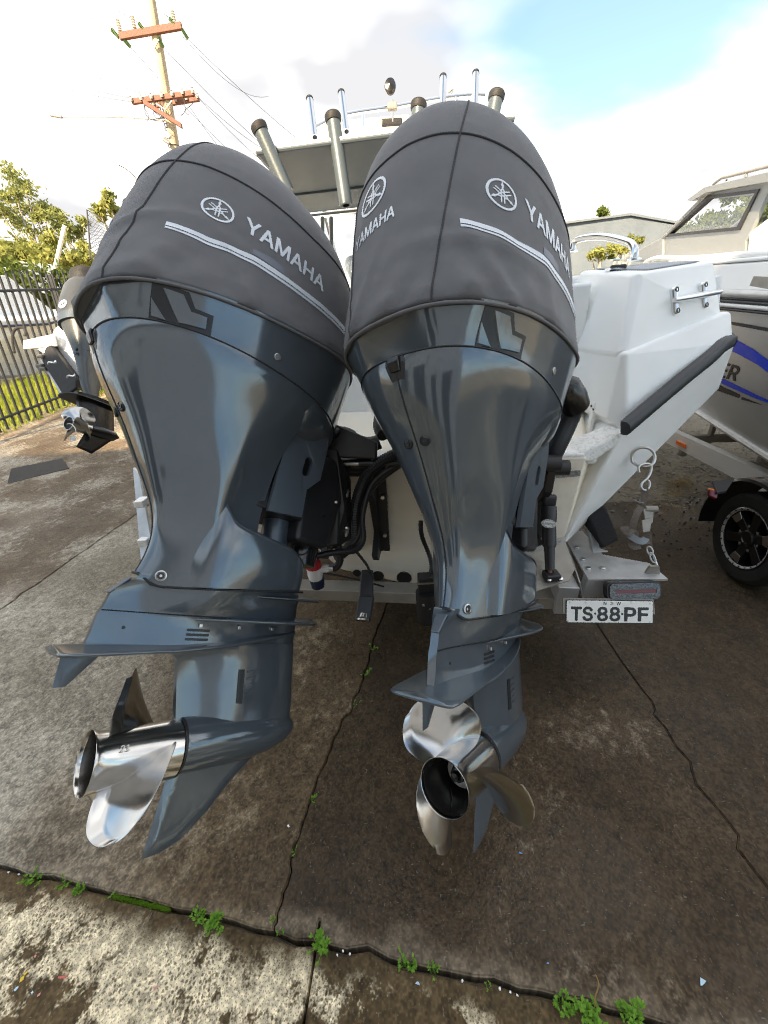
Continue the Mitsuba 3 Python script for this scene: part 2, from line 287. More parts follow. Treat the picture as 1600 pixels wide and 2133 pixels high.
def slab_mesh(g):
    g = g.simplify(.0008)
    top = trimesh.creation.triangulate_polygon(g.buffer(-.004).simplify(.0006), engine='earcut')
    m = trimesh.creation.extrude_polygon(g, .066, engine='earcut'); m.apply_translation([0, 0, -.070])
    v = m.vertices.copy()
    t3 = TM(np.c_[top[0], np.zeros(len(top[0]))], top[1])
    mm = cat([m, t3])
    mm = TM(*trimesh.remesh.subdivide_to_size(mm.vertices, mm.faces, 1.1, max_iter=12)) if g.area > 8 else mm
    v = mm.vertices; v[:, 2] += rise(v[:, 0], v[:, 1]); mm.vertices = v
    return mm
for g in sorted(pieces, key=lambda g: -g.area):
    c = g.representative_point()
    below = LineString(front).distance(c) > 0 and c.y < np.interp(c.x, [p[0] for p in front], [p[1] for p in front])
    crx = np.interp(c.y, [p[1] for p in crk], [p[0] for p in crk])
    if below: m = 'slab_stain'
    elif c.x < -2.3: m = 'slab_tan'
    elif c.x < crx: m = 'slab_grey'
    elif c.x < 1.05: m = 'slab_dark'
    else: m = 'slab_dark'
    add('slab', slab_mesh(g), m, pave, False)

# ------------------------------------------------------------------ the two big outboard motors
# local frame of a motor: x aft along the propeller shaft, y starboard, z up the leg, origin at the propeller's exit ring
POSE = {
 'R': frame((-.5968960, -.6410748, .4824296), (.7981918, -.5353916, .2761261), (.0812713, .5498899, .8312737), (.1019308, .5208306, .5027462)),
 'L': frame((-.6325829, -.5072110, .5852998), (.7619425, -.5430577, .3528902), (.1388614, .6691976, .7299946), (-.6936913, .5262384, .6731145))}
CP = [1.0051, -.0142, -.2129, .2315, -.50, .2437, -.1988, 2.3815, 2.3, 1.1009, -.1595, .0171, .2856, -.5121, .2926, -.2408, 2.4442, 2.4663, 1.7315, .1866, .0627, -.0844, .1739, -.0018, .011, -.058, .1837, 2.9396, 2.3622, 1.959]
def section(U, xa, xf, w, xc, na, nf):
    c, s = np.cos(U), np.sin(U); n = np.where(c > 0, na, nf); r = (np.abs(c) ** n + np.abs(s) ** n) ** (-1 / n)
    return np.where(c > 0, xc + (xa - xc) * r * c, xc + (xc - xf) * r * c), w * r * s
def lip(q, U, k=1.):                                       # parting line (q = CP[:9]) or hem (q = CP[9:18])
    x, y = section(U, q[3], q[4], q[5], q[6], q[7], q[8]); x = q[6] + (x - q[6]) * k; y = y * k
    return np.c_[x, y, q[0] + q[1] * x + q[2] * x * x]
def cover_ring(t, U):
    h, top, a = CP[9:18], CP[18:21], CP[21:]
    g = max(1 - t ** a[6], 0) ** (1 / a[7])
    xa, xf, w = h[3] + a[0] * t + a[1] * t * t, h[4] + a[2] * t + a[3] * t * t, h[5] + a[4] * t + a[5] * t * t
    xc = h[6] * (1 - t) + t * .5 * (xa + xf); na = h[7] + (a[8] - h[7]) * t
    x, y = section(U, xc + (xa - xc) * g, xc + (xf - xc) * g, w * g, xc, na, h[8])
    k_ = 1 - .022 * math.exp(-(t / .025) ** 2); x, y = xc + (x - xc) * k_, y * k_
    return np.c_[x, y, (h[0] + h[1] * x + h[2] * x * x) * (1 - t) + (top[0] + top[1] * x + top[2] * x * x) * t]
def cover_mesh(seed):
    nU = 220; U = np.linspace(0, 2 * np.pi, nU, endpoint=False); ts = 1 - (1 - np.linspace(0, .9995, 90)) ** 1.9
    rings = A([cover_ring(t, U) for t in ts]); m = loft(rings, caps=True)
    v = m.vertices.copy(); n = m.vertex_normals
    k = min(len(v), 90 * nU); tt = np.r_[np.repeat(ts, nU), [0, 1]]; uu = np.r_[np.tile(U, 90), [0, 0]]
    d = np.zeros(len(v)); r = np.random.default_rng(seed)
    aft = np.clip(np.cos(uu) * 1.3 + .25, 0, 1)
    for i in range(15):                                    # gathered folds that fan up from the elastic hem round the corners
        u0 = r.uniform(-1.45, 1.45); lean = r.uniform(-1.7, 1.7); w0 = r.uniform(.03, .075); L = r.uniform(.10, .26)
        du = (uu - u0 - lean * tt + np.pi) % (2 * np.pi) - np.pi
        wd = w0 * (1 + 2.2 * tt); e = np.exp(-(du / wd) ** 2) - .55 * np.exp(-((du - 1.7 * wd) / wd) ** 2)
        d += r.uniform(.002, .006) * e * np.exp(-(tt / L) ** 2) * np.clip(tt / .03, 0, 1) * (.3 + aft)
    for i in range(7):                                     # tension lines lower down, running along the hem
        t0 = r.uniform(.07, .34); sl = r.uniform(-.16, .16); u0 = r.uniform(-1., 1.6)
        d += r.uniform(.002, .0048) * np.clip(np.cos(uu) + .2, 0, 1) * np.exp(-((tt - t0 - sl * (uu - u0)) / .022) ** 2) * np.exp(-(((uu - u0 + np.pi) % (2 * np.pi) - np.pi) / .55) ** 2)
    d += (meshkit.fbm(v * 7, 3, seed) - .5) * .006 * np.clip(tt / .05, 0, 1)
    m.vertices = v + n * d[:, None]
    return m, rings
def sheet_y(m, sign=1):                                    # starboard (or port) side of a mesh as y over (x, z)
    v = m.vertices[np.sign(m.vertices[:, 1]) == sign]
    a, b = LinearNDInterpolator(v[:, [0, 2]], v[:, 1]), NearestNDInterpolator(v[:, [0, 2]], v[:, 1])
    def f(x, z):
        y = a(x, z); return np.where(np.isnan(y), b(x, z), y)
    return f
def sheet_x(m):
    v = m.vertices[(m.vertices[:, 0] > .05)]
    a, b = LinearNDInterpolator(v[:, [1, 2]], v[:, 0]), NearestNDInterpolator(v[:, [1, 2]], v[:, 0])
    def f(y, z):
        x = a(y, z); return np.where(np.isnan(x), b(y, z), x)
    return f
def on_side(shape, f, th, lift=.0008, seg=.012):           # flat print in (x, z) laid on the starboard side
    m = flat(shape, th); m = TM(*trimesh.remesh.subdivide_to_size(m.vertices, m.faces, seg, max_iter=9)); v = m.vertices
    out = np.c_[v[:, 0], f(v[:, 0], v[:, 1]) + v[:, 2] + lift, v[:, 1]]; t = TM(out, m.faces[:, ::-1]); return t
def on_back(shape, f, th, lift=.0008, seg=.012):
    m = flat(shape, th); m = TM(*trimesh.remesh.subdivide_to_size(m.vertices, m.faces, seg, max_iter=9)); v = m.vertices
    out = np.c_[f(v[:, 0], v[:, 1]) + v[:, 2] + lift, v[:, 0], v[:, 1]]; return TM(out, m.faces)
def text_shape(txt, h, bold=True):
    m = meshkit.text_mesh(txt, h, .001, bold)
    tri = m.vertices[m.faces][:, :, :2]; nz = m.face_normals[:, 2] > .9
    g = unary_union([Polygon(t).buffer(1e-5) for t in tri[nz]]); b = g.bounds
    return affinity.translate(g, -b[0], 0)
def fork_emblem(r):                                        # three crossed tuning forks in a ring
    ring = Point(0, 0).buffer(r, 48).difference(Point(0, 0).buffer(r * .86, 48)); parts = [ring]
    for a in (90, 210, 330):
        f = [LineString([(-.10 * r, -.60 * r), (-.10 * r, .22 * r)]).buffer(.038 * r, cap_style=2), LineString([(.10 * r, -.60 * r), (.10 * r, .22 * r)]).buffer(.038 * r, cap_style=2),
             LineString([(-.10 * r, .22 * r), (0, .38 * r), (.10 * r, .22 * r)]).buffer(.045 * r), LineString([(0, .36 * r), (0, .60 * r)]).buffer(.05 * r, cap_style=2),
             Polygon([(-.11 * r, .58 * r), (.11 * r, .58 * r), (.05 * r, .74 * r), (0, .90 * r), (-.05 * r, .74 * r)])]
        parts.append(affinity.rotate(unary_union(f), a - 90, origin=(0, 0)))
    return unary_union(parts)

def ss_np(t): t = np.clip(t, 0, 1); return t * t * (3 - 2 * t)
UU = np.linspace(0, 2 * np.pi, 121)[:-1]
# cowl band between the parting line and the cover's hem, with the soft corner edge at the back
band_rings = []
for t in np.linspace(0, 1, 7):
    a, b = lip(CP[:9], UU), lip(CP[9:18], UU, .985)
    r = a * (1 - t ** 1.15) + b * t ** 1.15; r[:, 2] = a[:, 2] * (1 - t) + (b[:, 2] + .006) * t
    fr = np.clip(-np.cos(UU), 0, 1); r[:, 2] -= 0 * fr
    band_rings.append(r)
def crease(r):
    # planes: flat back, oblique corner; blend the rounded section towards a chamfered one
    x, y = r[:, 0], np.abs(r[:, 1]); xa = x.max()
    lim = xa - .020 - np.clip(y - .102, 0, 9) * .72
    r = r.copy(); k = (x > .02); r[k, 0] = np.minimum(x, np.maximum(lim, x - .02))[k]; return r
band = loft([crease(r) for r in band_rings], caps=False)
band_y = sheet_y(band)
# apron: stations run from the aft centre line forward along the starboard side
AP = {1.0: [(.228, 0), (.224, .04), (.206, .095), (.14, .150), (.05, .208), (-.05, .232), (-.15, .243), (-.25, .243), (-.32, .235)],
      .90: [(.184, 0), (.180, .04), (.160, .085), (.09, .130), (.0, .172), (-.07, .190), (-.14, .193), (-.22, .187), (-.285, .172)],
      .80: [(.120, 0), (.116, .036), (.098, .074), (.04, .112), (-.03, .146), (-.08, .160), (-.13, .165), (-.17, .157), (-.275, .132)],
      .70: [(.062, 0), (.058, .030), (.042, .060), (-.01, .088), (-.07, .122), (-.11, .138), (-.136, .138), (-.165, .122), (-.272, .104)],
      .62: [(.020, 0), (.016, .022), (.002, .042), (-.04, .066), (-.09, .097), (-.118, .113), (-.134, .115), (-.160, .098), (-.272, .088)],
      .53: [(-.016, 0), (-.019, .018), (-.030, .033), (-.07, .056), (-.11, .082), (-.135, .096), (-.16, .094), (-.20, .088), (-.272, .085)],
      .47: [(-.014, 0), (-.017, .017), (-.028, .032), (-.06, .050), (-.10, .070), (-.15, .090), (-.20, .102), (-.24, .101), (-.272, .098)],
      .395: [(.006, 0), (.003, .014), (-.018, .031), (-.05, .046), (-.09, .064), (-.14, .086), (-.19, .100), (-.24, .101), (-.272, .098)]}
zs = A(sorted(AP)); tabx = A([AP[z] for z in zs])
from scipy.interpolate import PchipInterpolator
apf = PchipInterpolator(zs, tabx, axis=0)
def ap_half(z, n=36):
    p = apf(z); t = np.linspace(0, 8, n); return np.c_[PchipInterpolator(np.arange(9), p[:, 0])(t), PchipInterpolator(np.arange(9), p[:, 1])(t)]
ap_rings = []
for z in np.r_[np.linspace(.395, 1.0, 64)]:
    h = ap_half(z); full = np.vstack([h[::-1] * [1, -1], h[1:]])          # port front -> aft -> starboard front
    k = (z - .395) / .605
    ztop = CP[0] + CP[1] * full[:, 0] + CP[2] * full[:, 0] ** 2 - .004
    # bottom edge: dips from the aft point to the corner, then climbs gently forward
    zb = np.interp(full[:, 0], [-.30, -.04, -.015, .006], [.405, .394, .408, .424])
    zz = np.where(k > .5, z + (ztop - 1.0) * (k - .5) / .5, z + (zb - .395) * (.5 - k) / .5)
    ap_rings.append(np.c_[full, zz])
from scipy.ndimage import gaussian_filter1d
ap_rings = A(ap_rings); ap_rings[:, :, :2] = gaussian_filter1d(gaussian_filter1d(ap_rings[:, :, :2], 4., axis=0, mode='nearest'), 1.0, axis=1, mode='nearest'); 
pcv = lip(CP[:9], np.linspace(0, 2 * np.pi, 721)[:-1]); pang = np.arctan2(pcv[:, 1], pcv[:, 0] + .2); o__ = np.argsort(pang)
top_ = ap_rings[-1]; ta_ = np.arctan2(top_[:, 1], top_[:, 0] + .2)
tgt_ = np.c_[np.interp(ta_, pang[o__], pcv[o__, 0], period=2 * np.pi), np.interp(ta_, pang[o__], pcv[o__, 1], period=2 * np.pi)] * [1, .998] - [.0005, 0]
wk_ = ss_np(np.linspace(-1.6, 1, len(ap_rings)))[:, None, None]
ap_rings[:, :, :2] += wk_ * (tgt_ - top_[:, :2])[None]
ap_rings[:, :, 2] += wk_[:, :, 0] * (CP[0] + CP[1] * tgt_[:, 0] + CP[2] * tgt_[:, 0] ** 2 - .0012 - top_[:, 2])[None]
ap_rings = list(ap_rings)
apron = loft(ap_rings, caps=False, wrap=False)
inner = apron.copy(); inner.vertices = inner.vertices - inner.vertex_normals * .007 * np.sign((inner.vertex_normals @ A([1, 0, 0])).mean() or 1)
apron_y = sheet_y(apron); va_ = apron.vertices[np.abs(apron.vertices[:, 1]) < .08]; va_ = va_[va_[:, 0] > np.interp(va_[:, 2], [.4, .6, .8, 1.], [-.06, -.06, .03, .12])]; apron_xf = LinearNDInterpolator(va_[:, 1:], va_[:, 0])
# boot: the wide foot of the apron in front of the notch
bx = A([-.03, -.10, -.137, -.18, -.26, -.35, -.42, -.455, -.470]); bw = A([.026, .071, .1135, .1255, .1300, .1285, .116, .074, .0])
bt_ = A([.45, .50, .634, .588, .566, .551, .518, .478, .462]); tt = np.linspace(0, 8, 40)
bxx, bww, btp = (PchipInterpolator(np.arange(9), q_)(tt) for q_ in (bx, bw, bt_))
full_x = np.r_[bxx, bxx[::-1][1:]]; full_w = np.r_[bww, -bww[::-1][1:]]; full_t = np.r_[btp, btp[::-1][1:]]
brs = []
for k in np.linspace(0, 1, 12):
    zb = np.interp(full_x, [-.5, -.04], [.425, .394]); zz = zb + (full_t - zb) * k
    bulge = 1 - .10 * (1 - k) ** 2 - .02 * k * k
    brs.append(np.c_[full_x, full_w * bulge, zz])
brs.append(np.c_[full_x - .0, full_w * .88, full_t - .006]); brs.append(np.c_[full_x - .0, full_w * .80, full_t - .045])
boot = loft(brs, caps=True)
# gearcase: strut, torpedo and the neck above the plate
def foil(xa, wa, xf, w, z, n=18, mid=.45):
    t = np.linspace(0, 1, n); x = xa + (xf - xa) * t
    y = np.where(t < mid, wa + (w - wa) * ss_np(t / mid), w * np.sqrt(np.clip(1 - ((t - mid) / (1 - mid)) ** 2.3, 0, 1)))
    return np.r_[np.c_[x, y, x * 0 + z], np.c_[x, -y, x * 0 + z][::-1][1:]]
neck = loft([foil(*a) for a in [(.066, .009, -.512, .055, .243), (.061, .011, -.512, .055, .275), (.057, .011, -.512, .056, .318), (.050, .011, -.510, .070, .335), (.042, .011, -.508, .088, .372), (.010, .026, -.506, .098, .400), (.000, .030, -.50, .105, .412), (-.004, .03, -.49, .105, .420)]], caps=True)
neck_y = sheet_y(neck)
leg = loft([foil(*a) for a in [(-.180, .012, -.540, .050, .03), (-.170, .010, -.538, .052, .08), (-.156, .009, -.528, .052, .15), (-.146, .010, -.522, .053, .21), (-.118, .016, -.518, .054, .236), (-.09, .02, -.516, .054, .26)]], caps=True)
leg_y = sheet_y(leg)
torp = lathe([(.0, -.19), (.066, -.19), (.0675, -.20), (.069, -.26), (.069, -.33), (.066, -.40), (.058, -.455), (.044, -.505), (.028, -.535), (.012, -.550), (0, -.553)], (0, 0, .008), (1, 0, 0), 36)
# cavitation plate and the two spray fins
pl = spline([(.122, 0), (.120, .05), (.114, .082), (.02, .090), (-.11, .092), (-.25, .088), (-.36, .072), (-.43, .052), (-.50, .02)], 40)
pl = np.vstack([pl[:1], A([(.121, .03), (.120, .06), (.118, .074), (.112, .083), (.09, .0875)]), pl[14:]])
zpl = lambda x: np.interp(x, [-.50, -.36, -.25, -.11, .13], [.292, .276, .257, .243, .232])
def plate_mesh(half, zf, th, edge=.5):
    x, y = half[:, 0], half[:, 1]; xx, yy = np.r_[x, x[::-1]], np.r_[y, -y[::-1]]; z = zf(xx)
    cx = np.interp(xx, [x.min(), x.max()], [x.min(), x.max()])
    return loft([np.c_[cx, yy * .0, z - th / 2], np.c_[xx - .002, yy * .965, z - th / 2], np.c_[xx, yy, z - th * .15], np.c_[xx, yy, z + th * .15], np.c_[xx - .002, yy * .955, z + th / 2], np.c_[cx, yy * 0., z + th * 1.6]], caps=False)
cav = plate_mesh(pl, zpl, .009)
fin = spline([(-.02, .012), (-.12, .045), (-.28, .085), (-.42, .118), (-.50, .105), (-.555, .05), (-.57, .0)], 30)
fin1 = plate_mesh(fin, lambda x: .318 + 0 * x - .02 * (x + .3) * 0 + .022 * np.clip(-x - .1, 0, 1), .010)
fin2 = plate_mesh(fin * [1, 1.04] + [.0, 0], lambda x: .388 + .025 * np.clip(-x - .1, 0, 1), .008)
skeg = None
def wedge(poly, ta, tb, xa, xb):                            # blade-like fin: thickness runs from ta at xa to tb at xb, sharp at the rim
    g = Polygon(poly); m = trimesh.creation.triangulate_polygon(g.buffer(-.008), engine='earcut')
    o = A(g.exterior.coords)[:-1]; i = A(Polygon(poly).buffer(-.008, join_style=2).exterior.coords)[:-1]
    pts = np.vstack([o, i]); h = Polygon(poly)
    mt = trimesh.creation.extrude_polygon(h, 1., engine='earcut'); mt = TM(*trimesh.remesh.subdivide_to_size(mt.vertices * [1, 1, .02], mt.faces, .02, max_iter=9)); v = mt.vertices.copy()
    s = np.sign(v[:, 2] - .01); d = A([g.exterior.distance(Point(p)) for p in v[:, :2]])
    th = np.interp(v[:, 0], sorted((xa, xb)), (ta, tb) if xa < xb else (tb, ta)) * np.clip(.12 + d / .022, 0, 1)
    return TM(np.c_[v[:, 0], s * th, v[:, 1]], mt.faces)
skeg = wedge([(-.187, -.045), (-.180, -.10), (-.165, -.229), (-.205, -.228), (-.252, -.215), (-.308, -.169), (-.364, -.108), (-.430, -.055), (-.483, -.012), (-.47, .0), (-.20, .0)], .012, .006, -.48, -.17)
tab = wedge([(.020, .234), (.030, .222), (.076, .160), (.098, .159), (.100, .234)], .012, .005, .02, .10)
def dark_slot(x0, x1, z, f, h=.005): return on_side(LineString([(x0, z), (x1, z - (x1 - x0) * 0)]).buffer(h), f, .0008, .0006, .01)
def disc_on(x, z, f, r, th, dx=.01):                         # small round thing lying on the starboard side
    y = float(f(x, z)); nx = -(float(f(x + dx, z)) - float(f(x - dx, z))) / (2 * dx); nz = -(float(f(x, z + dx)) - float(f(x, z - dx))) / (2 * dx)
    return lathe([(0, -.002), (r, -.002), (r, th * .7), (r * .86, th), (0, th)], (x, y, z), (nx, 1, nz), 20)
# centre line of the apron (panel gap) and the crews beside it
gapline = tube(A([r[35] + [.0002, 0, 0] for r in ap_rings[:-3]]), .0020, 6)
latch = rounded([(.224, y, z) for y in (-.020, .020) for z in (.978, .990)] + [(.208, y, .948) for y in (-.015, .015)] + [(.19, 0, .985)], .008, 2)
latch_grip = rounded([(.236, y, z) for y in (-.012, .012) for z in (.978, .986)] + [(.226, y, .962) for y in (-.009, .009)], .004, 1)

def blade_mesh(th0, hand, R=.192, rh=.062):
    NR, NS = 34, 33; rr = rh - .006 + (R - rh + .006) * (1 - (1 - np.linspace(0, 1, NR)) ** 1.6); s = np.linspace(-1, 1, NS); P_ = .53; top, bot = [], []
    g = np.zeros((NR, NS, 3))
    for i, r in enumerate(rr):
        ph = math.atan(P_ / (2 * math.pi * r)); k = (r - rh) / (R - rh)
        c = (.155 if hand > 0 else .145) + .064 * math.sin(min(max(k, 0) / .62, 1) * math.pi / 2)
        if k > .42: c *= math.sqrt(max(1 - ((k - .42) / .58) ** 2.2, .00005))
        t = s * c / 2 - .020 * k ** 2
        x = -.094 + .17 * (r - rh) - t * math.sin(ph); th = th0 - hand * t * math.cos(ph) / r
        x = x + .010 * (s < -.75) * (-s - .75) / .25 * (k < .9)
        g[i] = np.c_[x, r * np.cos(th), r * np.sin(th)]
    e1, e2 = np.gradient(g, axis=0), np.gradient(g, axis=1); n = np.cross(e1, e2); n /= np.linalg.norm(n, axis=2)[..., None] + 1e-12
    h = (.0036 - .0022 * np.linspace(0, 1, NR))[:, None, None] * np.clip(1.08 - np.abs(s), .12, 1)[None, :, None]
    a, b = g + n * h, g - n * h
    rings = [np.vstack([a[i], b[i][::-1]]) for i in range(NR)]
    return loft(rings)
def hub_mesh(): return loft([A([(x, r * math.cos(t), r * math.sin(t)) for t in np.arange(48) * 2 * np.pi / 48]) for x, r in
    [(-.186, .052), (-.186, .0665), (-.184, .0675), (-.15, .066), (-.10, .0625), (-.05, .0600), (-.02, .0610), (-.006, .0640), (-.0005, .0656), (.001, .0648), (-.0005, .0632), (-.008, .0618)]], caps=False)
def drops(m, n, seed, pick, rlo=.0009, rhi=.0024):           # beads of rain on the paint
    r = np.random.default_rng(seed); v, out = m.triangles_center, []
    ok = np.flatnonzero(pick(v)); ar = m.area_faces[ok]; ch = r.choice(ok, n, p=ar / ar.sum())
    ico = trimesh.creation.icosphere(subdivisions=1)
    for c in ch:
        w = r.dirichlet((1, 1, 1)); p = (m.triangles[c] * w[:, None]).sum(0); N = m.face_normals[c]
        if N[1] < 0 and p[1] > .004: N = -N
        a = unit(np.cross(N, [.3, .2, 1])); b = np.cross(N, a); k = rlo + (rhi - rlo) * r.random() ** 3
        b_ = ico.copy(); b_.vertices = p + (b_.vertices[:, :1] * a + b_.vertices[:, 1:2] * b) * k * r.uniform(.8, 1.2) + b_.vertices[:, 2:] * N * k * .45
        out.append(b_)
    return cat(out)
cov_m, cov_r = zip(*[cover_mesh(s) for s in (4, 12)])
text_yam = text_shape('YAMAHA', .054)
def motor(which):
    tw = T4(POSE[which]); hand = 1 if which == 'R' else -1; th0 = math.radians(-6 if which == 'R' else 104)
    if which == 'R':
        m = thing('outboard_motor', 'right-hand of the two big blue grey outboard motors, seen nearly from behind, with polished propeller', 'outboard motor')
    else:
        m = thing('outboard_motor', 'left-hand of the two big blue grey outboard motors, seen from its side, with polished propeller', 'outboard motor')
    D = lambda n, mesh, mat, par=m, sm=30, **k: add(n, mesh, mat, par, sm, tw, **k)
    cb = D('cowl_band', band, 'paint', sm=26)
    def pan(k, dz):
        r = lip(CP[:9], UU, k) + [0, 0, dz]; w = ss_np((r[:, 0] + .30) / .12)[:, None]; q = lip(CP[:9], UU, k * .80) + [-.03, 0, dz]; return r * (1 - w) + q * w
    D('lower_pan', loft([pan(k, dz) for k, dz in ((.995, .0), (.985, -.014), (.93, -.045), (.80, -.085), (.55, -.11), (.2, -.115))], caps=True), 'paint')
    bd = cb + '__badge'
    add('badge', on_side(Polygon([(.178, 1.073), (.107, 1.075), (.084, 1.049), (.044, 1.051), (.034, 1.003), (.157, .998)]), band_y, .0012, .0008), 'paint_dark', cb, 30, tw)
    add('badge_block', on_side(Polygon([(.155, 1.064), (.116, 1.065), (.090, 1.038), (.056, 1.040), (.050, 1.014), (.104, 1.006)]), band_y, .0045, .0008), 'paint', cb, 30, tw)
    add('badge_wedge', on_side(Polygon([(.168, 1.040), (.155, 1.004), (.128, 1.003)]), band_y, .0035, .0008), 'paint', cb, 30, tw)
    D('cowl_screw', disc_on(-.135, 1.040, band_y, .010, .003), 'steel_satin')
    D('seam_line', tube(lip(CP[:9], UU, 1.0015), .0022, 6, closed=True), 'paint_dark')
    ap = D('apron', apron, 'paint', sm=40); D('apron_lining', inner, 'paint_dark', sm=40)
    add('apron_foot', boot, 'paint', ap, 45, tw)
    add('panel_gap', gapline, 'paint_dark', ap, 30, tw)
    for (x, y, z) in ((.126, .024, .82), (.130, -.024, .82)):
        x = float(apron_xf(y, z)) + .0035
        o = lathe([(0, -.003), (.0135, -.003), (.0135, .0015), (.0115, .0028), (.0105, .001), (0, .001)], (x - .003, y, z), (.9, math.copysign(.22, y), -.36), 22)
        s = D('screw', o, 'paint_dark'); add('screw_head', lathe([(0, .001), (.0060, .001), (.0056, .0034), (.0028, .0034), (.0024, .0014), (0, .0014)], (x - .003, y, z), (.9, math.copysign(.22, y), -.36), 16), 'bore', s, 30, tw)
    x, z = -.045, .418; y = float(apron_y(x, z))
    s = D('screw', lathe([(0, -.004), (.0135, -.004), (.0135, .003), (.0105, .0042), (.009, .001), (0, .001)], (x, y, z), (.35, 1, 0), 24), 'steel_satin'); add('screw_head', lathe([(.0, 0), (.0085, 0), (.0085, .0026), (.004, .0026), (.003, 0), (0, 0)], (x, y, z), (.35, 1, 0), 18), 'paint_dark', s, 30, tw)
    la = D('latch', latch, 'black_plastic'); add('latch_grip', latch_grip, 'black_gloss', la, 30, tw)
    g = D('gearcase', cat([neck, leg, torp]), 'paint', sm=32)
    jl = foil(.0525, .0125, -.512, .0665, .326); add('joint_line', tube(jl, .0016, 5), 'paint_dark', g, 30, tw)
    bl = foil(.001, .0315, -.4, .1, .4); add('joint_gap', tube(np.array([(.008, 0, .421), (.003, .014, .419), (-.016, .032, .406), (-.028, .037, .395), (-.05, .046, .391), (-.14, .086, .396), (-.24, .112, .404), (-.36, .122, .415), (-.44, .11, .421)]), .0032, 6), 'paint_dark', g, 30, tw)
    add('rear_cap', rounded([(.044, y, .368) for y in (-.009, .009)] + [(.012, y, .405) for y in (-.014, .014)] + [(.03, 0, .37)], .003), 'paint_plate', g, 30, tw)
    for k in range(3): add('exhaust_slot', dark_slot(-.190, -.138, .291 - .0115 * k, neck_y, .0032), 'paint_dark', g, 30, tw)
    add('exhaust_slot', disc_on(0, .289, neck_y, .004, .0008), 'paint_dark', g, 30, tw)
    add('water_intake', on_side(Polygon([(-.318, .190), (-.300, .190), (-.310, .102), (-.328, .100)]), leg_y, .0012), 'paint_dark', g, 30, tw)
    for k in range(5): add('intake_rib', on_side(LineString([(-.329, .183 - .0175 * k), (-.358, .185 - .0175 * k)]).buffer(.0022), leg_y, .0022), 'paint', g, 30, tw)
    for x in (-.165, -.275, -.39): add('bolt', box((x, float(neck_y(x, .305)) + .004, .303), (.010, .008, .010), None, .0015), 'steel_satin', g, 30, tw)
    D('cavitation_plate', cav, 'paint', sm=35); D('spray_fin', fin1, 'paint', sm=35); D('spray_fin', fin2, 'paint', sm=35)
    D('trim_tab', tab, 'paint_plate'); D('skeg', skeg, 'paint', sm=20)
    D('hub_ring', lathe([(.05, -.192), (.0700, -.192), (.0700, -.187), (.05, -.187)], (0, 0, .004), (1, 0, 0), 40), 'black_plastic')
    p = D('propeller', hub_mesh(), 'steel', sm=45)
    add('exhaust_bore', lathe([(.0620, -.0075), (.059, -.016), (.056, -.04), (.055, -.10), (.054, -.15), (0, -.152)], (0, 0, 0), (1, 0, 0), 48), 'bore', p, 40, tw)
    for k in range(3): add('blade', blade_mesh(th0 + k * 2 * math.pi / 3, hand), 'steel', p, 60, tw)
    add('thrust_washer', lathe([(.014, -.10), (.038, -.10), (.040, -.096), (.038, -.092), (.014, -.092)], (0, 0, 0), (1, 0, 0), 32), 'steel_satin', p, 30, tw)
    add('nut', lathe([(0, -.095), (.020, -.095), (.022, -.085), (.018, -.070), (.012, -.068), (.010, -.055), (0, -.053)], (0, 0, 0), (1, 0, 0), 10), 'black_gloss', p, 20, tw)
    add('pitch_mark', text_at('21', .012, (-.075, .0665 * math.cos(.5), .0665 * math.sin(.5)) if 0 else (-.055, .0655 * math.cos(.55), .0655 * math.sin(.55)), unit(A([-1, 0, 0])) * hand * -1, unit(A([0, -math.sin(.55), math.cos(.55)])) * 1, .0006), 'steel_satin', p, 30, tw)
    # swivel bracket cover, leg tube, mount
    pq = [(-.27, .98), (-.405, .955), (-.422, .90), (-.424, .790), (-.385, .745), (-.392, .655), (-.27, .645)]
    for sd in (1, -1):
        hole = LineString([(-.365, .80), (-.366, .835)]).buffer(.014)
        sh_ = flat(Polygon(pq).difference(hole), .014); v = sh_.vertices
        y0 = .098 + np.clip(v[:, 1] - .66, 0, .3) * .19 + np.clip(-v[:, 0] - .36, 0, 1) * .1
        D('mount_cover', TM(np.c_[v[:, 0], sd * (y0 + v[:, 2]), v[:, 1]], sh_.faces[:, ::-1] if sd > 0 else sh_.faces), 'paint_plate')
    D('leg_tube', lathe([(.045, .40), (.045, .90)], (-.375, .0, 0), (0, 0, 1), 28), 'paint_plate')
    D('swivel_bracket', rounded([(x, y, z) for x in (-.42, -.52) for y in (-.07, .07) for z in (.60, .90)] + [(-.60, y, .86) for y in (-.06, .06)], .02, 1), 'black_plastic')
    D('mount_block', rounded([(x, y, z) for x in (-.24, -.40) for y in (-.09, .09) for z in (.66, .86)], .01), 'black_plastic')
    D('tilt_motor', lathe([(.0, 0), (.045, 0), (.048, .02), (.048, .17), (.036, .185), (0, .19)], (-.50, .0, .52), (-.1, .0, 1), 20), 'black_gloss')
    D('rain_drops', cat([drops(apron, 150 if which == 'L' else 60, 5, lambda v: (v[:, 1] > .0)), drops(neck, 60, 6, lambda v: v[:, 1] > 0), drops(band, 40, 8, lambda v: v[:, 1] > .05), drops(leg, 25, 9, lambda v: v[:, 1] > 0)]), 'water', kind='stuff')
    return m
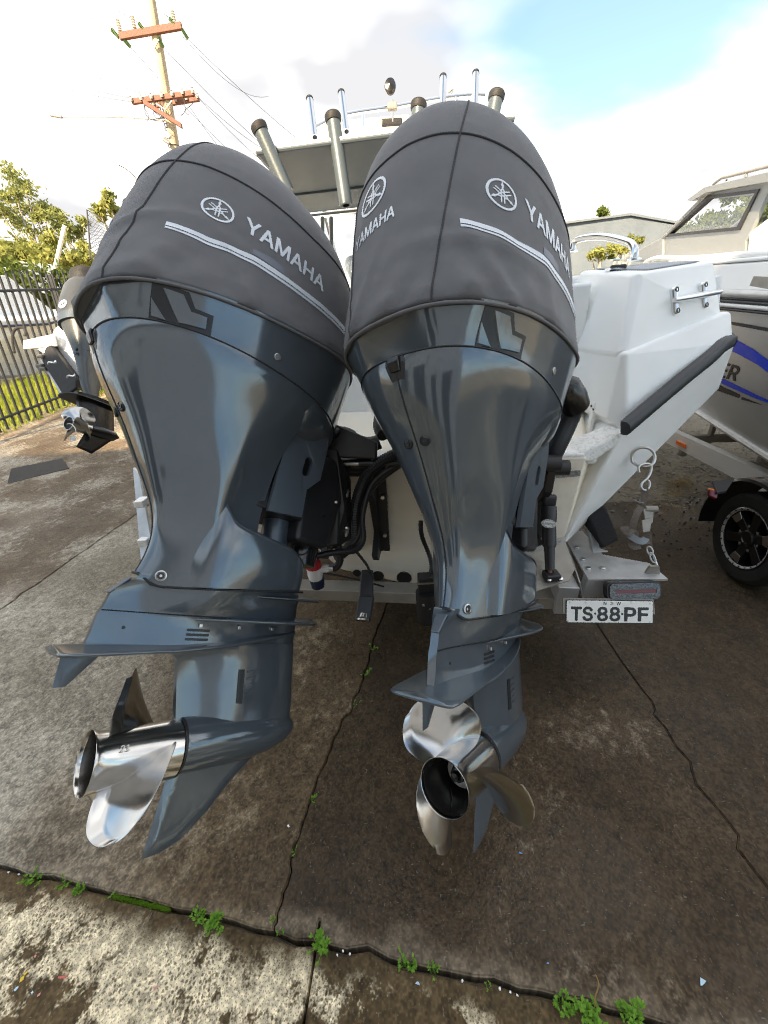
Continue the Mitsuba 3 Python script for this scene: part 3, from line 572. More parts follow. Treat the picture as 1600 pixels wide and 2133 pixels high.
def motor_cover(which):
    tw = T4(POSE[which]); i = 0 if which == 'R' else 1; m0, rings = cov_m[i], cov_r[i]
    fy, fx = sheet_y(m0), sheet_x(m0)
    c = thing('motor_cover', 'charcoal fabric cover on the right-hand motor, its rear lettering fully readable' if which == 'R' else 'charcoal fabric cover on the left-hand motor, side lettering fully readable', 'motor cover')
    D = lambda n, mesh, mat, sm=30: add(n, mesh, mat, c, sm, tw)
    D('fabric_shell', m0, 'fabric', 60)
    h = lip(CP[9:18], np.linspace(0, 2 * np.pi, 161)[:-1], .984); h2 = h + [0, 0, .026]
    D('hem', tube(h + [0, 0, -.003],   .0040 + .0003 * np.sin(np.arange(160) * 1.7), 10, closed=True), 'fabric')
    def seam(pts, f=None, r=.0024):
        p = spline(pts, 40)
        if f == 'y': p[:, 1] = np.sign(p[:, 1]) * fy(p[:, 0], p[:, 2]) + .0008 * np.sign(p[:, 1])
        if f == 'x': p[:, 0] = fx(p[:, 1], p[:, 2]) + .0008
        D('seam', tube(p, r, 6), 'fabric_seam')
    v = m0.vertices; nU = 220; ts = 1 - (1 - np.linspace(0, .9995, 90)) ** 1.9
    grid = v[:90 * nU].reshape(90, nU, 3); n_ = m0.vertex_normals[:90 * nU].reshape(90, nU, 3)
    def uv(ui, t):
        k = np.interp(t, ts, np.arange(90)); a = int(min(k, 88)); w = k - a; u = int(math.floor(ui)); e = ui - u; u0, u1 = u % nU, (u + 1) % nU; g_ = lambda q: (grid[a, q] * (1 - w) + grid[a + 1, q] * w) + n_[a, q] * .0007
        return g_(u0) * (1 - e) + g_(u1) * e
    cu = 0.30 / (2 * np.pi) * nU
    def ring_t(u): return .60 + .05 * np.clip(-math.cos(u * 2 * np.pi / nU), 0, 1)
    D('seam', tube(A([uv(u, ring_t(u)) for u in range(nU)]), .0026, 6, closed=True), 'fabric_seam')
    for sg in (1, -1):
        us = [sg * nU * .088 for t in np.linspace(.01, .60, 30)]
        D('seam', tube(A([uv(sg * nU * (.060 + .025 * t / .6), t) for t in np.linspace(.012, .60, 40)]), .0024, 6), 'fabric_seam')
        D('seam', tube(A([uv(sg * nU * (.085 + .02 * (t - .6) / .4), t) for t in np.linspace(.60, .985, 34)]), .0022, 6), 'fabric_seam')
    dx_ = .036 if which == 'R' else 0.
    D('emblem', on_side(affinity.translate(affinity.scale(fork_emblem(.037), -1, 1, origin=(0, 0)), .098 + dx_, 1.351), fy, .0006, .0012, .008), 'vinyl')
    t = affinity.scale(text_yam, -.256 / text_yam.bounds[2], .84, origin=(0, 0)); t = affinity.skew(t, 4, 0, origin=(0, 0)); t = affinity.rotate(t, 1.5, origin=(0, 0))
    D('lettering', on_side(affinity.translate(t, .032 + dx_, 1.331), fy, .0006, .0012, .008), 'vinyl')
    sx = np.linspace(.186, -.34, 40) + dx_; c0 = np.interp(sx, [-.34, -.2, 0, .1, .19], [1.267, 1.263, 1.256, 1.240, 1.246]); w_ = np.interp(sx, [-.34, .19], [.015, .0105])
    D('stripe', on_side(Polygon(list(zip(sx, c0 + w_)) + list(zip(sx[::-1], (c0 - w_)[::-1]))), fy, .0006, .0012, .012), 'vinyl')
    D('stripe_line', on_side(Polygon(list(zip(sx, c0 - w_ * .18)) + list(zip(sx[::-1], (c0 - w_ * .38)[::-1]))), fy, .0004, .0022, .012), 'vinyl_line')
    D('patch', on_side(Polygon([(.003, 1.272), (.000, 1.292), (-.052, 1.301), (-.088, 1.296), (-.092, 1.277)]), fy, .0004, .0010, .012), 'vinyl_patch')
    D('emblem', on_back(affinity.translate(fork_emblem(.046), -.055, 1.414), fx, .0006, .0012, .008), 'vinyl')
    tb = affinity.scale(text_yam, .142 / text_yam.bounds[2], .58, origin=(0, 0))
    D('lettering', on_back(affinity.translate(tb, -.120, 1.306), fx, .0006, .0012, .008), 'vinyl')
    return c
for w_ in 'RL': motor(w_)
for w_ in 'RL': motor_cover(w_)

# ------------------------------------------------------------------ the fishing boat that carries them
boat = thing('fishing_boat', 'white twin-engined fishing boat seen from its stern, rod holders along the hardtop', 'boat')
def B(n, mesh, mat, par=boat, sm=30, **k): return add(n, mesh, mat, par, sm, **k)
def mirror(p): return [(f, -s, z) for f, s, z in p]
def bp(pts): return A([bt(*p) for p in pts])
QL = [(.475, .655, .545), (.52, .815, 1.035), (.93, 1.395, 1.325), (1.04, 1.46, 1.13), (.97, 1.31, 1.05), (.76, 1.04, .89)]    # quarter panel: transom corner, rail ends, lower edge
def both(pts): return pts + mirror(pts)
hull_low = both([(.485, .645, .55), (.455, .66, .955), (1.0, .95, .80), (2.5, 1.15, .80), (4.6, .85, .98), (2.5, 1.2, 1.3), (1.0, .8, 1.0)]) + both([(.488, .46, .345), (2.5, .5, .38)]) + [(.495, 0, .232), (2.5, 0, .28), (4.4, 0, .52), (5.6, 0, 1.4)]
hull_m = rounded(bp(hull_low), .012); B('hull', hull_m, 'cream', sm=25)
for sgn in (1, -1):
    mm = (lambda p: p) if sgn > 0 else mirror
    B('quarter_panel', rounded(bp(mm(QL + [(1.4, .85, .95), (1.5, 1.1, 1.25), (1.6, 1.40, 1.15), (.75, .80, 1.03)])), .012), 'gelcoat', sm=25)
    B('topside', rounded(bp(mm([(1.0, 1.36, 1.34), (1.06, 1.43, 1.12), (3.0, 1.40, 1.10), (5.0, .80, 1.30), (5.6, .05, 1.62), (5.5, .05, 1.75), (5.0, .9, 1.72), (3.0, 1.44, 1.68), (1.1, 1.36, 1.62), (1.4, 1.1, 1.2), (3, 1.1, 1.2)])), .012), 'gelcoat', sm=25)
    lowb = [(.555, .845, 1.06), (.93, 1.375, 1.34), (.625, .815, 1.335), (1.00, 1.375, 1.455), (.60, .80, 1.10), (1.35, .74, 1.10), (1.35, .76, 1.36), (1.4, 1.36, 1.36), (1.4, 1.36, 1.46)]
    upb = [(.655, .815, 1.35), (.785, .868, 1.615), (1.02, 1.335, 1.455), (1.115, 1.30, 1.662), (1.36, .755, 1.36), (1.36, .84, 1.685), (1.5, 1.34, 1.70), (1.45, 1.36, 1.45)]
    cb_ = B('stern_box', rounded(bp(mm(lowb)), .022, 2), 'gelcoat', sm=40)
    add('box_upper', rounded(bp(mm(upb)), .030, 2), 'gelcoat', cb_, 40)
    add('carpet_top', rounded(bp(mm([(f, s_, z_ + .0345) for f, s_, z_ in ((.86, .935, 1.6245), (1.125, 1.262, 1.6625), (1.44, 1.29, 1.6965), (1.33, .885, 1.6815))])), .003), 'carpet', cb_)
    r0 = bt(*mm([(.50, .826, 1.05)])[0]); rp_b = [(p @ BF, p @ BS, p[2]) for p in (at(*q_) - BO for q_ in ((1303, 893, 1.53), (1350, 853, 1.57), (1400, 811, 1.61), (1450, 770, 1.652), (1490, 737, 1.69), (1513, 716, 1.72), (1524, 712, 1.76)))]; o_ = rp_b[-1]; rp_b += [(o_[0] + .10, o_[1] + .02, o_[2] + .02), (o_[0] + .6, o_[1] + .03, o_[2] + .05), (2.6, o_[1] + .02, o_[2] + .12)]
    rp = spline(bp(mm(rp_b)), 40)
    ring = A([[-.5, -.5], [-.5, .5], [.1, .5], [.42, .32], [.5, 0], [.42, -.32], [.1, -.5]]) * [.040, .062]
    rr_ = []
    for i, p in enumerate(rp):
        t = unit(rp[min(i + 1, 39)] - rp[max(i - 1, 0)]); o = unit(np.cross(t, BU)) * sgn; u_ = np.cross(o, t) * sgn; rr_.append(p + ring[:, :1] * o + ring[:, 1:] * u_)
    B('rub_rail', loft(rr_), 'rail_rubber', sm=50)
# transom ledge and corner fillet (wet, scuffed)
led = bp([(.445, s, .957) for s in (-.64, .64)]); 
B('transom_ledge', rounded([*bp([(.46, s, z) for s in (-.655, .655) for z in (.945, .966)]), *bp([(.58, s, z) for s in (-.655, .655) for z in (.945, .966)])], .014, 2), 'dirty_white', sm=40)
for sgn in (1, -1):
    B('ledge_corner', rounded(bp([(f, sgn * s, z) for f, s, z in ((.46, .63, .95), (.47, .66, .975), (.485, .73, 1.0), (.515, .805, 1.035), (.60, .81, 1.05), (.60, .63, .97), (.47, .70, .95), (.50, .78, 1.0))]), .014, 2), 'dirty_white', sm=40)
B('well_wall', rounded(bp([(f, s, z) for f in (1.05, 1.3) for s in (-.76, .76) for z in (.9, 1.62)]), .02), 'gelcoat')
B('well_floor', rounded(bp([(f, s, .93) for f in (.50, 1.1) for s in (-.72, .72)]), .015), 'gelcoat')
# cleat on the starboard quarter
c0, c1 = bt(.80, 1.0, 1.47), bt(.985, 1.235, 1.52)
cl0, cl1 = at(1402, 628, 1.585), at(1462, 617, 1.64)
fn_ = unit(np.cross(bt(.785, .868, 1.615) - bt(.655, .815, 1.35), bt(1.115, 1.30, 1.662) - bt(.655, .815, 1.35))); ax = unit(cl1 - cl0); ax = unit(ax - fn_ * (ax @ fn_)); nrm = fn_ * (1 if fn_ @ (EYE - cl0) > 0 else -1); nrm = nrm if nrm @ (EYE - cl0) > 0 else -nrm; upv = np.cross(ax, nrm); upv = upv if upv[2] > 0 else -upv
ck = None
h_m = rounded(bp([(.655, .815, 1.35), (.785, .868, 1.615), (1.02, 1.335, 1.455), (1.115, 1.30, 1.662), (1.36, .755, 1.36), (1.36, .84, 1.685), (1.5, 1.34, 1.70), (1.45, 1.36, 1.45)]), .030, 2)
cl0, cl1 = hit(h_m, 1402, 628), hit(h_m, 1462, 617); ax = unit(cl1 - cl0); nrm = unit(nrm - ax * (ax @ nrm)); upv = unit(np.cross(nrm, ax)); upv = upv if upv[2] > 0 else -upv
mid = (cl0 + cl1) / 2 + nrm * .030
kk = B('cleat', tube([cl0 - ax * .050 + nrm * .032, cl0 + nrm * .030, mid, cl1 + nrm * .030, cl1 + ax * .085 + nrm * .032], [.0095, .013, .0145, .013, .0095], 14), 'chrome', sm=60)
for c_ in (cl0, cl1):
    add('cleat_foot', rounded([c_ + upv * h_ + nrm * k for h_ in (-.042, .042) for k in (-.02, .004)], .0155, 2), 'chrome', kk, 50)
    add('cleat_foot', tube([c_, c_ + nrm * .03], .010, 10), 'chrome', kk, 50)
    for h_ in (-.042, .042): add('cleat_bolt', lathe([(0, .0175), (.011, .0175), (.011, .0205), (.006, .0205), (.0055, .018), (0, .018)], c_ + upv * h_, nrm, 16), 'black_gloss', kk)
# deck fitting, grab rail on the coaming
df = at(1283, 566, 1.80)
k2 = B('rod_holder', lathe([(.022, .0), (.050, .0), (.050, .004), (.030, .008), (.024, .004)], df + [0, 0, .008], (.05, -.1, 1), 28), 'chrome')
add('cap', rounded([df + BS * x + [0, 0, z] for x in (-.02, .035) for z in (.010, .020)], .009, 2), 'black_plastic', k2)
k2 = B('rod_holder', lathe([(.022, .0), (.050, .0), (.050, .004), (.030, .008), (.024, .004)], at(1284, 543, 2.25), (.05, -.1, 1), 28), 'chrome')
B('coaming', rounded(bp([(f, s, z) for f, s, z in ((1.40, .70, 1.45), (1.40, 1.34, 1.50), (3.2, .95, 1.5), (3.2, 1.40, 1.5), (1.42, .72, 1.665), (1.42, 1.30, 1.695), (3.2, .98, 1.74), (3.2, 1.36, 1.74))]), .03, 2), 'gelcoat', sm=40)
B('coaming', rounded(bp([(f, -s, z) for f, s, z in ((1.40, .70, 1.45), (1.40, 1.34, 1.50), (3.2, .95, 1.5), (3.2, 1.40, 1.5), (1.42, .72, 1.665), (1.42, 1.30, 1.695), (3.2, .98, 1.74), (3.2, 1.36, 1.74))]), .03, 2), 'gelcoat', sm=40)
gpts = [at(1321, 541, 1.95), at(1318, 512, 1.95), at(1303, 503, 2.0), at(1210, 497, 2.35), at(1198, 503, 2.4), at(1192, 523, 2.42)]
B('grab_rail', tube(spline(gpts, 40), .019, 14), 'chrome', sm=60)
for p_ in (gpts[0], gpts[-1]): add('grab_rail__flange' if 0 else 'rail_flange', lathe([(0, -.004), (.034, -.004), (.034, .004), (.02, .01)], p_, (0, 0, 1), 20), 'chrome', boat)
# name plate, drain holes, plate on the well side
o = on_f(1183, 987, .43); px_, py_ = unit(on_f(1208, 985, .43) - on_f(1158, 989, .43)), A([0, 0, 1.])
B('name_plate', box((0, 0, 0), (.098, .027, .003), frame(px_, unit(np.cross(np.cross(px_, BU), px_)), unit(np.cross(px_, BU)), o + BF * -.004), .0012), 'label_grey')
for (x, y, r) in ((744, 1193, .022), (788, 1199, .031), (842, 1203, .040)):
    c_ = hit(hull_m, x, y); c_ = c_ if c_ is not None else on_f(x, y, .478); B('drain_hole', lathe([(0, .0005), (r * .84, .0005), (r * .88, .003), (r, .0025), (r, -.012)], c_ - BF * .0015, -BF, 28), 'black_plastic')
tr = bt(.62, .80, 1.14)
B('hinge_plate', box((0, 0, 0), (.05, .15, .014), frame(unit(BF + .1 * BS), BU, unit(np.cross(BF + .1 * BS, BU)), bt(.74, .775, 1.06)), .004), 'white')
for dz in (.055, .045): B('hinge_bolt', lathe([(0, 0), (.006, 0), (.005, .004), (0, .004)], bt(.73 + (dz - .05) * 3, .766, 1.06 + dz), -BS, 10), 'black_gloss')
# hardtop: a flat roof whose underside is in sight, rod holders along its aft edge
rt0 = at(535, 319, 2.1); rz = rt0[2]; rF, rS = (rt0 - BO) @ BF, (rt0 - BO) @ BS
dfar = (rz - EYE_H) / ray(640, 440)[2]; rf3 = at(640, 440, dfar)
roof = A([rt0, bt(rF, .42, rz), bt((rf3 - BO) @ BF, .45, rz), rf3])
hb = B('hardtop', rounded([p + [0, 0, k] for p in roof for k in (.008, .016)], .006), 'white')
add('roof_lining', prism([p * 1.0 for p in roof], (0, 0, -.008)), 'grey_panel', hb)
m_ = [bt(rF + .7, -1.0, rz - .012), bt(rF + .7, .4, rz - .012)]; add('cable_trunk', box((0, 0, 0), (1.45, .025, .02), frame(BS, BF, BU, (m_[0] + m_[1]) / 2), .004), 'grey_panel', hb)
add('roof_edge', tube(list(roof) + [roof[0]], .011, 8), 'grey_tube', hb)
add('roof_edge', tube([roof[3] - [0, 0, .03] + BF * .03, roof[2] - [0, 0, .03] + BF * .03], .019, 12), 'chrome', hb)
for (x, y, d, x2, y2, d2) in ((541, 268, 2.02, 600, 400, 2.13), (694, 247, 2.02, 721, 428, 2.14), (872, 222, 2.04, 862, 400, 2.16), (1034, 202, 2.06, 1000, 380, 2.18)):
    a_, b_ = at(x, y, d), at(x2, y2, d2); t_ = unit(a_ - b_); q_ = lambda s, k: b_ + (a_ - b_) * s
    rh = B('rod_tube', lathe([(.020, 0), (.0365, 0), (.0365, np.linalg.norm(a_ - b_)), (.030, np.linalg.norm(a_ - b_)), (.029, .05)], b_, t_, 24), 'grey_tube')
    L_ = np.linalg.norm(a_ - b_); add('rubber_collar', lathe([(.030, L_ - .014), (.041, L_ - .014), (.044, L_ - .002), (.044, L_ + .012), (.039, L_ + .020), (.031, L_ + .018), (.029, L_ - .03)], b_, t_, 24), 'rubber', rh)
    add('bracket', tube([q_(.5, 0), q_(.5, 0) + BF * .09], .012, 8), 'grey_tube', rh)
for (x, y, d, x2, y2) in ((645, 206, 2.25, 656, 286), (711, 193, 2.25, 722, 274), (923, 160, 2.3, 922, 240), (991, 152, 2.3, 989, 245)):
    a_, b_ = at(x, y, d), at(x2, y2, d); L_ = np.linalg.norm(a_ - b_)
    rh = B('rail_rod_holder', lathe([(.014, 0), (.0195, 0), (.0195, L_), (.015, L_), (.014, L_ - .05)], b_, unit(a_ - b_), 18), 'chrome')
    add('rubber_collar', lathe([(.016, L_ - .006), (.0215, L_ - .006), (.0215, L_ + .004), (.015, L_ + .004)], b_, unit(a_ - b_), 18), 'rubber', rh)
rail = [at(655, 268, 2.28), at(700, 245, 2.28), at(800, 226, 2.29), at(900, 208, 2.3), at(1010, 198, 2.31)]
B('roof_rail', tube(spline(rail, 30), .012, 10), 'chrome', sm=60)
for x, y0_, y1_ in ((757, 236, 262), (950, 203, 235)): B('rail_stay', tube([at(x, y0_, 2.29), at(x, y1_, 2.31)], .009, 8), 'chrome')
B('roof_hatch', rounded([at(612, 296, 2.6), at(640, 262, 2.75), at(850, 243, 2.75), at(848, 268, 2.6), at(640, 285, 3.1), at(850, 262, 3.1)], .012), 'tan_board')
b_ = at(818, 255, 2.3); nl = B('anchor_light', tube([b_, b_ + [0, 0, .10]], .009, 10), 'steel_satin')
add('light_base', rounded([b_ + [x, 0, z] for x in (-.06, .05) for z in (-.01, .012)], .008), 'black_plastic', nl)
add('light_clamp', rounded([b_ + [x, y, .06 + z] for x in (-.02, .024) for y in (-.012, .012) for z in (0, .022)], .006), 'galv', nl)
add('light_lens', lathe([(0, -.03), (.028, -.025), (.034, 0), (.030, .018), (0, .024)], b_ + [-.008, -.02, .15], (-.1, -.9, .15), 20), 'black_gloss', nl)
B('aerial_mount', tube([at(938, 200, 2.35), at(944, 186, 2.35), at(935, 193, 2.35)], .004, 6), 'galv')
for x in (672, 690): B('hardtop_post', tube([at(x, 455, 2.9), at(x, 560, 2.6)], .016, 10), 'chrome')
B('helm_seat', rounded(bp([(f, s, z) for f in (2.3, 2.75) for s in (-.62, .30) for z in (1.4, 1.95)]), .07, 3), 'white', sm=60)
B('console', rounded(bp([(f, s, z) for f in (3.1, 3.9) for s in (-.7, .7) for z in (1.2, 2.0)]), .06, 2), 'white', sm=60)
B('windscreen_post', tube([bt(3.4, -.9, 1.6), bt(2.85, -.95, 2.5)], .02, 10), 'chrome'); B('windscreen_post', tube([bt(3.4, .6, 1.6), bt(2.85, .55, 2.5)], .02, 10), 'chrome')

# engine mounts, rams and rigging on the transom (parts of the boat)
for s0, wch in ((-.362, 'L'), (.362, 'R')):
    for ds in (-.125, .125):
        pl_ = [(.44, 0.98), (.36, 1.02), (.26, .98), (.27, .88), (.34, .80), (.40, .62), (.30, .54), (.33, .50), (.47, .50), (.47, .9)]
        mb = B('clamp_bracket', prism(bp([(f, s0 + ds - .014, z) for f, z in pl_]), BS * .028), 'black_plastic')
        for z in (.60, .80):
            add('mount_bolt', lathe([(0, 0), (.014, 0), (.014, .008), (.009, .009), (.009, .035), (0, .035)], bt(.425, s0 + ds * 1.27, z), -BF + BS * math.copysign(.2, ds), 12), 'steel_satin', mb)
        B('bracket_flange', prism(bp([(.43, s0 + ds * 1.0, z) for z in (.50,)] + [(.43, s0 + ds * 1.45, .50), (.43, s0 + ds * 1.45, .95), (.43, s0 + ds, .95)]), BF * -.016), 'black_plastic')
    B('tilt_tube', tube([bt(.315, s0 - .20, .965), bt(.315, s0 + .20, .965)], .030, 14), 'black_plastic')
    B('tilt_ram', tube([bt(.42, s0, .55), bt(.30, s0, .74), bt(.20, s0, .90)], [.036, .034, .018], 14), 'black_gloss')
    B('steering_cylinder', tube([bt(.27, s0 - .15, 1.0), bt(.27, s0 + .15, 1.0)], .032, 14), 'black_plastic')
B('tie_bar', tube([bt(.20, -.36, 1.03), bt(.20, .36, 1.03)], .0085, 10), 'steel_satin')
B('tie_bar_sleeve', tube([bt(.20, -.25, 1.03), bt(.20, -.02, 1.03)], .013, 10), 'black_plastic')
def hose(pts, r, mat='black_plastic', n=60, rib=0., nm='rigging_hose'):
    p = spline(pts, n); rr = r * (1 + rib * np.sin(np.arange(n) * math.pi)) if not rib else r * (1 + rib * (np.arange(n) % 2)); return B(nm, tube(p, rr, 10), mat, sm=40 if not rib else False)
hose([at(840, 940, 1.42), at(800, 958, 1.45), at(768, 985, 1.48), at(747, 1030, 1.50), at(739, 1080, 1.52), at(738, 1120, 1.54), at(722, 1145, 1.54), at(700, 1160, 1.52)], .021, 'black_plastic', 110, .10)
hose([at(850, 950, 1.45), at(815, 975, 1.47), at(778, 1005, 1.49), at(760, 1050, 1.5), at(755, 1095, 1.5), at(757, 1120, 1.5), at(745, 1143, 1.48), at(705, 1150, 1.45), at(660, 1158, 1.42), at(630, 1160, 1.4)], .012)
hose([at(832, 968, 1.46), at(790, 1000, 1.5), at(752, 1060, 1.52), at(748, 1110, 1.53), at(730, 1135, 1.53)], .014)
hose([at(738, 1140, 1.56), at(757, 1167, 1.60), at(768, 1185, 1.61), at(770, 1196, 1.62)], .006)
hose([at(877, 1085, 1.5), at(880, 1120, 1.55), at(892, 1150, 1.6), at(899, 1180, 1.6), at(896, 1195, 1.6)], .009)
hose([at(640, 1190, 1.62), at(700, 1198, 1.64), at(760, 1211, 1.66), at(800, 1222, 1.68)], .004)
hose([at(608, 1135, 1.3), at(612, 1150, 1.3), at(625, 1155, 1.3), at(645, 1142, 1.32)], .0025)
hose([at(612, 1110, 1.3), at(611, 1150, 1.3)], .0025)
hose([at(800, 905, 1.5), at(792, 880, 1.55), at(806, 850, 1.62), at(830, 840, 1.7)], .03)
hose([at(735, 915, 1.5), at(770, 925, 1.5), at(790, 920, 1.5)], .03)
hose([at(690, 905, 1.42), at(705, 900, 1.45), at(735, 908, 1.5)], .022)
B('trim_unit', rounded([at(x, y, d) for x, y in ((640, 1030), (662, 1012), (690, 1015), (702, 1070), (700, 1130), (655, 1138), (640, 1100)) for d in (1.40, 1.48)], .010, 2), 'black_plastic')
kq = B('trim_motor', lathe([(0, 0), (.030, 0), (.034, .008), (.034, .10), (.026, .115), (0, .118)], at(668, 1122, 1.395), (0.02, -.05, 1), 22), 'black_gloss')
add('motor_cap', lathe([(0, 0), (.019, 0), (.019, .006), (.014, .008), (.012, .004), (0, .004)], at(668, 1085, 1.36), unit(EYE - at(668, 1085, 1.36)), 24), 'black_plastic', kq)
for x, y in ((652, 1086), (681, 1078), (700, 1046), (722, 1100)): add('motor_bolt', lathe([(0, 0), (.0055, 0), (.0045, .005), (0, .006)], at(x, y, 1.365), unit(EYE - at(x, y, 1.365)), 10), 'steel_satin', kq)
B('steering_arm', rounded([at(x, y, d) for x, y in ((652, 900), (700, 890), (782, 925), (780, 952), (705, 948), (662, 925)) for d in (1.44, 1.52)], .010, 2), 'black_plastic')
B('side_casting', rounded([at(x, y, 1.42) for x, y in ((674, 935), (700, 940), (708, 1020), (716, 1060), (704, 1105), (690, 1140), (684, 1138), (692, 1080), (682, 1010))] + [at(x, y, 1.50) for x, y in ((690, 940), (728, 1000), (728, 1120), (700, 1140))], .006), 'black_plastic')
for y in (1022, 1100): B('casting_bolt', tube([at(722, y, 1.47), at(721, y + 12, 1.45), at(720, y + 18, 1.45)], [.011, .009, .005], 10), 'steel_satin')
# boots where the looms leave the cowls
for (pts, col) in (([at(1196, 838, 1.42), at(1185, 870, 1.47), at(1160, 925, 1.50), at(1140, 965, 1.54), at(1128, 985, 1.56)], None),):
    hose(pts, .040, 'rail_rubber', 40, nm='rigging_tube')
    p0, p1 = at(1178, 806, 1.39), at(1200, 848, 1.44)
    B('rigging_collar', tube([p0 - (p1 - p0) * .3, p0, (p0 + p1) / 2, p1, p1 + (p1 - p0) * .05], [.03, .052, .056, .050, .047], 18), 'black_gloss', sm=60)
hose([at(1150, 850, 1.50), at(1142, 900, 1.53), at(1136, 960, 1.56)], .024, 'black_plastic', 20, nm='rigging_tube')
B('hose_port', lathe([(.0, 0), (.045, 0), (.045, .008), (.035, .016), (.035, .03)], on_s(1200, 888, .772), -BS, 24), 'white')
# raw-water pump, transducer and the second ram box between the engines
pc_ = at(655, 1186, 1.50)
pm = B('pump', lathe([(0, .0), (.026, 0), (.030, .02), (.030, .055), (.0, .055)], pc_ + [0, 0, -.045], (0, 0, 1), 22), 'white')
add('pump_cap', lathe([(.0, 0), (.031, 0), (.029, .022), (.020, .040), (0, .044)], pc_ + [0, 0, .012], (0, 0, 1), 22), 'red', pm)
add('pump_foot', lathe([(0, 0), (.026, 0), (.030, .04), (0, .04)], pc_ + [.004, 0, -.083], (0, 0, 1), 22), 'navy', pm)
add('pump_outlet', tube([pc_ + [.02, 0, .0], pc_ + [.06, -.0, .0]], .016, 14), 'white', pm)
add('hose_clamp', tube([pc_ + [.058, 0, 0], pc_ + [.075, 0, 0]], .0165, 14), 'steel_satin', pm)
add('pump_hose', tube(spline([pc_ + [.07, 0, 0], pc_ + [.095, 0, .012], pc_ + [.105, .01, .06], pc_ + [.10, .03, .10]], 14), .015, 12), 'black_plastic', pm)
t0, t1, t2 = at(764, 1195, 1.62), at(763, 1245, 1.56), at(756, 1290, 1.52)
sx_ = BS * .020
td = B('transducer', rounded([t0 - sx_, t0 + sx_, t0 - sx_ + BF * .02, t0 + sx_ + BF * .02, t1 - sx_ * 1.2, t1 + sx_ * 1.3, t1 + BF * .03], .005), 'black_plastic')
add('transducer_body', rounded([t1 - sx_ * 1.2, t1 + sx_ * 1.3, t2 - sx_ * 1.2, t2 + sx_ * 1.2, t2 + BF * .045 - sx_, t2 + BF * .045 + sx_, t1 + BF * .04], .008, 2), 'black_plastic', td)
add('paddle_cap', lathe([(0, 0), (.026, 0), (.028, .006), (.020, .014), (.016, .03)], t2 + [0, -.004, -.006], unit(t1 - t2), 20), 'steel_satin', td)
bx0 = at(889, 1215, 1.60)
tb_ = B('ram_housing', box(bx0, (.075, .05, .085), None, .006), 'black_plastic')
add('housing_bucket', lathe([(0, -.15), (.036, -.15), (.042, -.13), (.045, 0), (.0, 0)], bx0 + [-.004, -.01, -.035], (0, .1, 1), 24), 'black_plastic', tb_)
add('housing_rail', box(bx0 + A([0, -.026, .02]), (.080, .006, .008)), 'steel_satin', tb_)
for dx, dz in ((-.02, -.07), (.004, -.09)): add('housing_bolt', lathe([(0, 0), (.006, 0), (.005, .004), (0, .004)], bx0 + [dx, -.055, dz], (0, -1, 0), 10), 'steel_satin', tb_)
# trim tab and its ram, starboard corner of the transom
q4 = [at(1085, 1163, 1.62), at(1178, 1128, 1.68), at(1196, 1188, 1.58), at(1186, 1208, 1.53), at(1112, 1232, 1.50)]
tt_ = B('trim_plate', prism(q4, (0, 0, -.004)), 'galv')
add('plate_hinge', prism([q4[0], q4[1], q4[1] + [0, 0, .028], q4[0] + [0, 0, .028]], BF * .003), 'steel_satin', tt_)
for s in (.25, .55, .85): add('hinge_bolt', lathe([(0, 0), (.006, 0), (.005, .004), (0, .004)], q4[0] * (1 - s) + q4[1] * s + [0, 0, .016], -BF, 10), 'steel_satin', tt_)
a0, a1, a2 = at(1142, 1046, 1.56), at(1142, 1108, 1.55), at(1146, 1198, 1.53)
rm = B('trim_ram', lathe([(0, 0), (.024, 0), (.027, .012), (.027, .10), (.030, .105), (.032, .13), (.032, .165), (.0, .17)], a0 + (a2 - a0) * .62, unit(a0 - a2), 24), 'black_plastic')
add('ram_sleeve', lathe([(0, 0), (.018, 0), (.021, .10), (0, .1)], a0 + (a2 - a0) * .93, unit(a0 - a2), 20), 'black_plastic', rm)
add('ram_rod', lathe([(0, 0), (.009, 0), (.009, .05), (0, .05)], a2, unit(a0 - a2), 12), 'arm_rust', rm)
add('ram_foot', rounded([a2 + [x, y, z] for x in (-.018, .030) for y in (-.02, .02) for z in (-.012, .006)], .006), 'black_plastic', rm)
for dx in (-.012, .034): add('foot_bolt', lathe([(0, 0), (.010, 0), (.009, .007), (0, .009)], a2 + [dx, -.02, -.008], (0, -.35, 1), 14), 'chrome', rm)
add('ram_head', rounded([a0 + [x, 0, z] for x in (-.012, .02) for z in (-.03, .02)], .013), 'black_plastic', rm)
lo = a0 + (a2 - a0) * .30; ax_ = unit(np.cross(unit(a0 - a2), unit(EYE - lo))); ny = unit(EYE - lo); ux = unit(np.cross(BU, ny)); uy = np.cross(ny, ux)
ov = flat(affinity.scale(Point(0, 0).buffer(1, 32), .027, .017), .0015); ov.apply_transform(frame(ux, uy, ny, lo + ny * .033)); add('ram_label', ov, 'white', rm)
ov = flat(affinity.scale(Point(0, 0).buffer(1, 32), .024, .0145).difference(affinity.scale(Point(0, 0).buffer(1, 32), .0225, .013)), .0008); ov.apply_transform(frame(ux, uy, ny, lo + ny * .0350)); add('label_ring', ov, 'black_vinyl', rm)
add('ram_lettering', text_at('LENCO', .0085, lo + ny * .0350, ux, uy, .0007), 'black_vinyl', rm)

